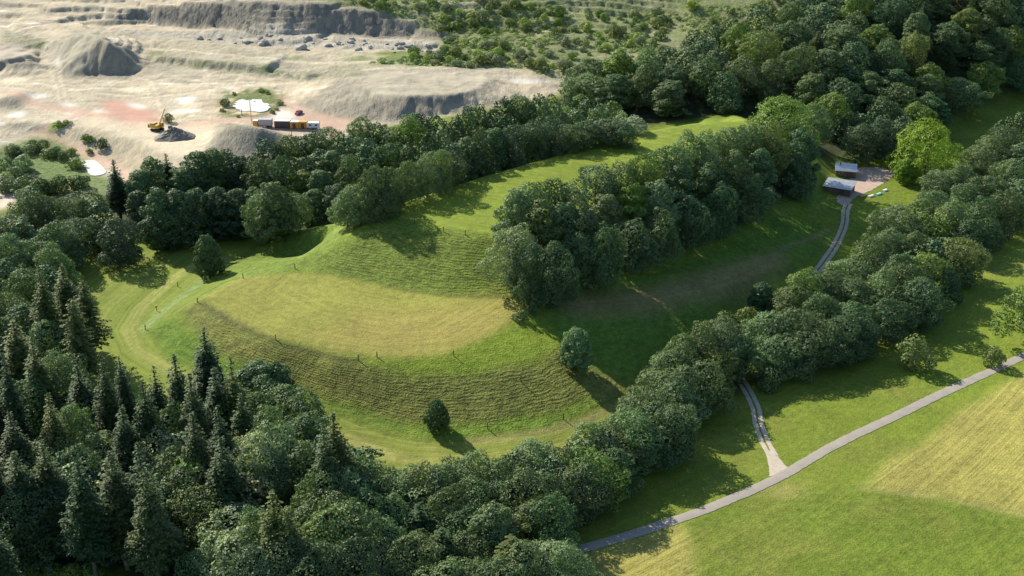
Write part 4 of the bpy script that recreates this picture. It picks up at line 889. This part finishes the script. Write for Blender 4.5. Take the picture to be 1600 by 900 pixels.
# corrugated sheet roofs with pale and grey panels
rm, nt = new_mat('corrugated_sheet'); L = nt.links.new
o_ = N(nt, 'ShaderNodeOutputMaterial'); p_ = N(nt, 'ShaderNodeBsdfPrincipled', i_Roughness=.5); L(p_.outputs[0], o_.inputs[0])
tc = N(nt, 'ShaderNodeTexCoord'); sx = N(nt, 'ShaderNodeSeparateXYZ'); L(tc.outputs['Object'], sx.inputs[0])
wv = N_pos(nt, math_n(nt, 'SINE', math_n(nt, 'ADD', math_n(nt, 'MULTIPLY', sx.outputs[1], 2.6), 1.0)), .1, .5)
mx = N(nt, 'ShaderNodeMix', data_type='RGBA'); L(math_n(nt, 'MULTIPLY', wv, N_pos(nt, noise_n(nt, tc.outputs['Object'], .5, 3), .3, .6)), mx.inputs[0]); mx.inputs[6].default_value = (.62, .63, .64, 1); mx.inputs[7].default_value = (.82, .80, .76, 1); L(mx.outputs[2], p_.inputs['Base Color'])
def shed(px, py, rz, Lx, Ly, h0, rise, label, stove=False):
    b = at(px, py); o = tag(empty('shed', (b.x, b.y, b.z), rz), label, 'shed', 'sheds by the gravel yard')
    hx, hy = Lx / 2, Ly / 2; ov = .5
    bm = bmesh.new()
    vs = [bm.verts.new(v) for v in [(-hx, -hy, -.5), (hx, -hy, -.5), (hx, hy, -.5), (-hx, hy, -.5), (-hx, -hy, h0), (hx, -hy, h0), (hx, hy, h0 + rise), (-hx, hy, h0 + rise)]]
    for f in ((0, 1, 5, 4), (1, 2, 6, 5), (2, 3, 7, 6), (3, 0, 4, 7)): bm.faces.new([vs[i] for i in f])
    bm_obj('wall', bm, wood, o)
    n = int((Lx + 2 * ov) / .25); V, F = [], []
    for s in (0, 1):
        for k in range(n + 1):
            x = -hx - ov + (Lx + 2 * ov) * k / n; dz = .03 * (k % 2) + s * .05
            V += [(x, -hy - ov, h0 - ov * rise / Ly + .02 + dz), (x, hy + ov, h0 + rise + ov * rise / Ly + .02 + dz)]
    m = 2 * (n + 1)
    for s in (0, 1):
        for k in range(n): a = s * m + 2 * k; F.append((a, a + 2, a + 3, a + 1))
    F += [(2 * k, 2 * k + 2, m + 2 * k + 2, m + 2 * k) for k in range(n)] + [(2 * k + 1, 2 * k + 3, m + 2 * k + 3, m + 2 * k + 1) for k in range(n)]
    rf = link('roof', mesh_np('roof', V, F, rm), o)
    if stove:
        bm = bmesh.new(); cyl(bm, (-hx * .6, hy * .5, h0 + rise * .6), (-hx * .6, hy * .5, h0 + rise + 1.3), .16, .16); cyl(bm, (-hx * .6, hy * .5, h0 + rise + 1.35), (-hx * .6, hy * .5, h0 + rise + 1.5), .28, .1)
        bm_obj('chimney', bm, dkgrey, rf)
    bm_obj('door', box_geo(hx * .1, hx * .1 + 2.2, -hy - .06, -hy - .01, -.1, 2.1, .01), simple_mat('door_wood', (.10, .07, .045), .8), o)
    w_ = bm_obj('window', box_geo(-hx * .7, -hx * .7 + 1.2, -hy - .05, -hy - .01, 1.1, 1.9), white, o)
    bm_obj('pane', box_geo(-hx * .7 + .08, -hx * .7 + 1.12, -hy - .07, -hy - .052, 1.18, 1.82), glass, w_)
    bm = bmesh.new(); [addbox(bm, x - .09, x + .09, -hy - .26, -hy - .08, -.4, h0 - .1) for x in (-hx, hx)]
    for x in (-hx, hx):
        bm_obj('post', box_geo(x - .08, x + .08, -hy - .40, -hy - .24, -.4, h0 - .1, .01), wood, o)
    bm.free()
    return o
shed(1311, 299, R(-27), 9.2, 7.4, 2.6, .5, 'nearer and larger wooden shed with pale striped corrugated roof by yard')
shed(1321, 272, R(-14), 6.8, 7.0, 2.4, .4, 'smaller shed with stove pipe behind the larger shed', True)
def tarp(px, py, rz, l, mat, label):
    b = at(px, py); bm = bmesh.new(); n = 8
    rows = []
    for i in range(n + 1):
        x = (i / n - .5) * l; hh = .85 + .12 * math.sin(i * 2.1) ; rows.append([bm.verts.new((x, y * (1 + .06 * math.sin(i * 3)), z * hh)) for y, z in ((-.65, -.1), (-.58, .4), (-.25, .6), (.25, .58), (.58, .38), (.65, -.1))])
    for a, c in zip(rows, rows[1:]):
        for k in range(5): bm.faces.new((a[k], a[k + 1], c[k + 1], c[k]))
    bm.faces.new(rows[0]); bm.faces.new(rows[-1][::-1])
    o = bm_obj('covered_pile', bm, mat, None, b); o.rotation_euler.z = rz; tag(o, label, 'woodpile', 'covered piles along the yard edge')
tq = paint('turquoise_sheet', (.28, .55, .48))
tarp(1347, 306, R(38), 2.6, simple_mat('split_logs', (.45, .32, .18), .9), 'tan log pile nearest the track at the yard edge')
tarp(1361, 307, R(35), 2.6, white, 'white covered pile, left of the turquoise pile at the yard edge')
tarp(1373, 304, R(42), 2.8, tq, 'turquoise covered pile at the yard edge')
tarp(1383, 298, R(40), 2.2, white, 'white covered pile farthest from the track at yard edge')

# fence posts
pbm = bmesh.new(); cyl(pbm, (0, 0, -.4), (0, 0, 1.35), .11, .10, 8); cyl(pbm, (0, 0, 1.35), (0, 0, 1.47), .10, .03, 8)
pme = bpy.data.meshes.new('wooden_post'); pbm.to_mesh(pme); pbm.free(); pme.materials.append(post_m)
ibm = bmesh.new(); cyl(ibm, (0, .09, 1.1), (0, .2, 1.1), .035, .03, 6); ime = bpy.data.meshes.new('insulator'); ibm.to_mesh(ime); ibm.free(); ime.materials.append(white)
POSTS = [(648,349,'on the plateau rim, leftmost there'),(693,362,'on the plateau rim, middle of three'),(727,367,'on the plateau rim, rightmost of three'),
 (461,420,'at the back of the terrace, below the mound ramp'),(380,435,'at the back left corner of the terrace'),(278,448,'in the left meadow bank, uppermost there'),(227,515,'at the lower left end of the pale bank'),
 (309,473,'at the left tip of the terrace'),(431,531,'on the front terrace rim, left'),(589,558,'on the front terrace rim, middle'),(709,556,'on the front terrace rim, right'),
 (762,670,'below the ribbed slope, right of the slim tree'),(880,655,'below the ribbed slope, towards the stream trees'),(814,596,'halfway down the ribbed slope'),(560,563,'on the front rim, between left and middle posts')]
for px, py, w_ in POSTS:
    b = at(px, py); r_ = empty('fence_post', b, random.uniform(0, 6)); r_.rotation_euler.x = random.uniform(-.06, .06); r_.scale = (1.2, 1.2, 1.1)
    tag(r_, 'dark wooden fence post ' + w_, 'fence post', 'fence posts on the mound'); link('shaft', pme, r_); link('insulator', ime, r_)
# orange marker post in the bank
b = at(245, 486); r_ = tag(empty('marker_post', b), 'short post with red and orange top in the left meadow bank', 'marker post')
bm = bmesh.new(); cyl(bm, (0, 0, -.3), (0, 0, 1.1), .09, .09, 8); bm_obj('shaft', bm, post_m, r_)
bm_obj('marker_box', box_geo(-.22, .22, -.18, .18, 1.1, 1.65, .05), paint('red_orange_paint', (.7, .13, .03)), r_)
bm_obj('marker_cap', box_geo(-.25, .25, -.2, .2, 1.66, 1.85, .05), paint('yellow_cap', (.7, .5, .1)), r_)

# dragline excavator
b = at(246, 204); ex = tag(empty('excavator', b, R(-25)), 'yellow crawler excavator with tall lattice boom beside the dark gravel heap', 'excavator')
for s in (-1, 1):
    bm = bmesh.new(); prof = [(-2.4, .5), (-2.0, .1), (2.0, .1), (2.4, .5), (2.0, .95), (-2.0, .95)]
    a = [bm.verts.new((x, s * 1.3 - .32, z)) for x, z in prof]; c = [bm.verts.new((x, s * 1.3 + .32, z)) for x, z in prof]
    bm.faces.new(a); bm.faces.new(c[::-1])
    for k in range(6): bm.faces.new((a[k], c[k], c[(k + 1) % 6], a[(k + 1) % 6]))
    bm_obj('crawler_track', bm, rubber, ex)
bm = bmesh.new(); addbox(bm, -2.8, 1.4, -1.45, 1.45, 1.25, 2.6); addbox(bm, -2.4, -.6, -1.2, 1.2, 2.58, 3.1); cyl(bm, (0, 0, .8), (0, 0, 1.3), .9, .9, 16); bm_obj('body', bm, yellow, ex)
cb = bm_obj('cab', box_geo(1.0, 2.4, .35, 1.45, 1.3, 3.3, .08), yellow, ex); bm_obj('windscreen', box_geo(2.38, 2.45, .45, 1.35, 2.1, 3.1), glass, cb)
bm_obj('counterweight', box_geo(-3.5, -2.85, -1.4, 1.4, 1.1, 2.5, .12), dkgrey, ex)
bm = bmesh.new(); tip = Vector((5.0, 0, 9.5)); root_ = Vector((1.3, -.3, 1.8))
for dy, dz in ((-.4, 0), (.4, 0), (-.4, .5), (.4, .5)): cyl(bm, root_ + Vector((0, dy, dz)), tip + Vector((0, dy * .4, dz * .3)), .07, .05, 5)
for k in range(12):
    p = root_.lerp(tip, k / 12); q = root_.lerp(tip, (k + 1) / 12); s = 1 if k % 2 else -1
    cyl(bm, p + Vector((0, -.4 * s, 0)), q + Vector((0, .4 * s, .4)), .035, .035, 4)
bm_obj('boom', bm, yellow, ex)
bm = bmesh.new(); cyl(bm, (-2, 0, 3.1), tip, .03, .03, 4); cyl(bm, tip, (6.6, 0, 3.0), .03, .03, 4); bm_obj('cable', bm, dkgrey, ex)
bm = bmesh.new(); addbox(bm, 6.0, 7.2, -.6, .6, 1.7, 2.9); bm_obj('bucket', bm, dkgrey, ex)
# dark gravel heap
def heap(px, py, rx, ry, hh, mat, label, ang=0):
    b = at(px, py); bm = bmesh.new(); n, m = 40, 14; g = np.random.default_rng(px)
    rings = []
    for j in range(m):
        r = 1 - j / m; ring = []
        for i in range(n):
            a = 2 * math.pi * i / n; rj = r * (1 + .10 * math.sin(3 * a + px) + .05 * math.sin(7 * a)); z = hh * (1 - r ** 1.1) * (1 + .06 * g.normal())
            ring.append(bm.verts.new((rx * rj * math.cos(a) + .12 * g.normal(), ry * rj * math.sin(a) + .12 * g.normal(), z - .35 * (j == 0))))
        rings.append(ring)
    top = bm.verts.new((0, 0, hh))
    for r0, r1 in zip(rings, rings[1:]):
        for i in range(n): bm.faces.new((r0[i], r0[(i + 1) % n], r1[(i + 1) % n], r1[i]))
    for i in range(n): bm.faces.new((rings[-1][i], rings[-1][(i + 1) % n], top))
    o = bm_obj('gravel_heap', bm, mat, None, b); o.rotation_euler.z = ang; tag(o, label, 'gravel heap')
dkgravel = simple_mat('dark_gravel', (.20, .18, .14), .95, .25, 2.5, bump=.2)
heap(273, 214, 8.2, 6.5, 4.0, dkgravel, 'small dark gravel heap in front of the yellow excavator', R(10))
heap(252, 215, 2.6, 2.2, 1.2, dkgravel, 'low dark spill at the left foot of the gravel heap')
# lorry with container, containers, van, car
def wheels(par, xs, hw, r=.48):
    for x in xs:
        for s in (-1, 1):
            bm = bmesh.new(); cyl(bm, (x, s * hw - .16, r), (x, s * hw + .16, r), r, r, 16); w_ = bm_obj('wheel', bm, rubber, par)
            bm = bmesh.new(); cyl(bm, (x, s * (hw + .15), r), (x, s * (hw + .19), r), r * .55, r * .5, 12); bm_obj('rim', bm, grey, w_)
b = at(412, 199); lr = tag(empty('lorry', b, R(-3)), 'lorry with yellow cab and grey box body, left of the containers', 'lorry')
cb = bm_obj('cab', box_geo(-4.0, -2.0, -1.2, 1.2, .7, 2.9, .15), orange, lr); bm_obj('roof_panel', box_geo(-3.9, -2.05, -1.1, 1.1, 2.91, 3.0, .03), white, cb); bm_obj('windscreen', box_geo(-4.05, -3.99, -1.0, 1.0, 1.8, 2.7), glass, cb)
bm_obj('box_body', box_geo(-1.7, 3.6, -1.25, 1.25, 1.1, 3.6, .05), grey, lr); bm_obj('chassis', box_geo(-3.8, 3.5, -.9, .9, .6, 1.05, .02), dkgrey, lr); wheels(lr, (-3.0, 1.6, 2.8), 1.1)
def container(px, py, l, mat, label, top=None, hh=2.9):
    b = at(px, py); o = tag(empty('container', b, R(-3)), label, 'container', 'containers in a row on the red quarry ground')
    n = int(l / .3); bm = bmesh.new(); prof = [(-l / 2 + l * k / n, .06 * (k % 2)) for k in range(n + 1)]
    lo = [bm.verts.new((x, -1.22 - d, .15)) for x, d in prof] + [bm.verts.new((x, 1.22 + d, .15)) for x, d in prof[::-1]]
    hi = [bm.verts.new((v.co.x, v.co.y, hh)) for v in lo]; k = len(lo)
    for i in range(k): bm.faces.new((lo[i], lo[(i + 1) % k], hi[(i + 1) % k], hi[i]))
    bm.faces.new(lo[::-1]); bm.faces.new(hi)
    bm_obj('body', bm, mat, o); bm_obj('roof', box_geo(-l / 2 - .05, l / 2 + .05, -1.32, 1.32, hh + .01, hh + .12, .02), top or mat, o)
    bm_obj('door', box_geo(-.6, .6, -1.36, -1.30, .25, 2.3, .01), dkgrey, o); return o
container(442, 199, 6.2, anth, 'dark container with white roof between lorry and orange container', white)
container(461, 200, 3.4, orange, 'left one of the two orange containers', white, 2.8); container(474, 200, 3.4, orange, 'right one of the two orange containers', orange, 2.8)
b = at(490, 201); vn = tag(empty('site_trailer', b, R(-3)), 'white site trailer at the right end of the container row', 'trailer')
bm_obj('body', box_geo(-2.5, 2.5, -1.2, 1.2, .7, 2.7, .08), white, vn); wheels(vn, (-.5, .6), 1.1, .38)
for x in (-1.5, .9): bm_obj('window', box_geo(x, x + .9, -1.24, -1.19, 1.5, 2.2), glass, vn)
b = at(467, 178); cr = tag(empty('parked_car', b, R(70)), 'dark red car on the red ground above the containers', 'car')
bm = bmesh.new(); sec = [(-2.1, .45), (-2.1, .85), (-1.1, .95), (-.6, 1.45), (.9, 1.45), (1.6, .98), (2.1, .9), (2.1, .45)]
a = [bm.verts.new((x, -.85 * (1 if z < 1 else .8), z)) for x, z in sec]; c = [bm.verts.new((x, .85 * (1 if z < 1 else .8), z)) for x, z in sec]
bm.faces.new(a); bm.faces.new(c[::-1])
for k in range(8): bm.faces.new((a[k], c[k], c[(k + 1) % 8], a[(k + 1) % 8]))
bm_obj('body', bm, redp, cr); wheels(cr, (-1.3, 1.3), .8, .33); bm_obj('window', box_geo(-.55, .85, -.74, .74, 1.0, 1.38, .03), glass, cr)
# poles
for px, by, ty, mt, lb in ((393, 190, 158, orange, 'tall thin orange pole in front of the quarry pond'), (456, 216, 206, post_m, 'short dark pole below the container row'), (499, 200, 190, post_m, 'short dark pole at the right end of container row'), (378, 180, 172, post_m, 'short stake at the near edge of the quarry pond')):
    b = at(px, by); dep = b.y * CP + (CAM_H - b.z) * SP; hh = (by - ty) * dep / FPX / CP
    bm = bmesh.new(); cyl(bm, (0, 0, -.3), (0, 0, hh), .16, .12, 8); cyl(bm, (0, 0, hh), (0, 0, hh + .12), .2, .1, 8); tag(bm_obj('pole', bm, mt, None, b), lb, 'pole')
# boulders below the cliff
def boulder(x, y, s, i):
    bm = bmesh.new(); bmesh.ops.create_icosphere(bm, subdivisions=2, radius=1); g = np.random.default_rng(i)
    ph = g.uniform(0, 6, 3)
    for v in bm.verts:
        k = 1 + .25 * math.sin(v.co.x * 3 + ph[0]) * math.cos(v.co.y * 3 + ph[1]) + .1 * g.normal(); v.co = Vector((v.co.x * k * 1.2, v.co.y * k, v.co.z * k * .7)) * s
    return bm_obj('boulder', bm, simple_mat_b, None, (x, y, Z(x, y) + s * .2))
simple_mat_b = simple_mat('limestone_block', (.38, .35, .29), .95, .2, 1.5, bump=.1)
brow = []
for i in range(46):
    px = random.uniform(300, 670); py = 56 + (px - 300) / 370 * 22 + random.uniform(-9, 8); b = at(px, py)
    brow.append((px, boulder(b.x, b.y, random.choice([.7, .9, 1.2, 1.6]), i)))
for c, (px, o) in enumerate(sorted(brow, key=lambda t: t[0])): tag(o, f'pale limestone block, {ordw(c)} from the left in the rubble below the quarry cliff', 'boulder', 'limestone blocks below the cliff')
b = at(470, 77); o = boulder(b.x, b.y, 2.6, 99); tag(o, 'largest dark block standing on the quarry bench below the cliff', 'boulder')
b = at(1000, 20)

import collections
print('kinds', collections.Counter(t[0]['category'] for t in trees))


# ------------------------------------------------------------------ light
SUN_AZ = math.atan2(-.69, .72); SUN_EL = R(34)
w = bpy.data.worlds.new('World'); scn.world = w; w.use_nodes = True
nt = w.node_tree; bg = nt.nodes['Background']; sky = nt.nodes.new('ShaderNodeTexSky'); sky.sky_type = 'NISHITA'
sky.sun_disc = False; sky.sun_elevation = SUN_EL; sky.sun_rotation = SUN_AZ; sky.air_density = 1.0; sky.dust_density = .6; sky.ozone_density = 3.0
nt.links.new(sky.outputs[0], bg.inputs[0]); bg.inputs[1].default_value = .105
sd = bpy.data.lights.new('sun', 'SUN'); sd.energy = 4.6; sd.angle = R(.53); sd.color = (1, .93, .80)
hz, hnt = new_mat('summer_haze')
ho = N(hnt, 'ShaderNodeOutputMaterial'); hv = N(hnt, 'ShaderNodeVolumePrincipled'); hv.inputs['Color'].default_value = (.25, .65, 1, 1); hv.inputs['Density'].default_value = HAZE; hv.inputs['Anisotropy'].default_value = .1
hnt.links.new(hv.outputs[0], ho.inputs['Volume'])
if HAZE: tag(bm_obj('haze', box_geo(-9500, 9500, -9400, 9600, -60, 190), hz), kind='stuff')
so = bpy.data.objects.new('sun', sd); COL.objects.link(so)
sv = Vector((math.sin(SUN_AZ) * math.cos(SUN_EL), math.cos(SUN_AZ) * math.cos(SUN_EL), math.sin(SUN_EL)))
so.rotation_euler = sv.to_track_quat('Z', 'Y').to_euler()
scn.view_settings.view_transform = 'Standard'; scn.view_settings.look = 'None'; scn.view_settings.gamma = 1
scn.view_settings.exposure = .9
scn.render.engine = 'CYCLES'
scn.cycles.max_bounces = 5; scn.cycles.diffuse_bounces = 2; scn.cycles.glossy_bounces = 2; scn.cycles.transmission_bounces = 2; scn.cycles.transparent_max_bounces = 4
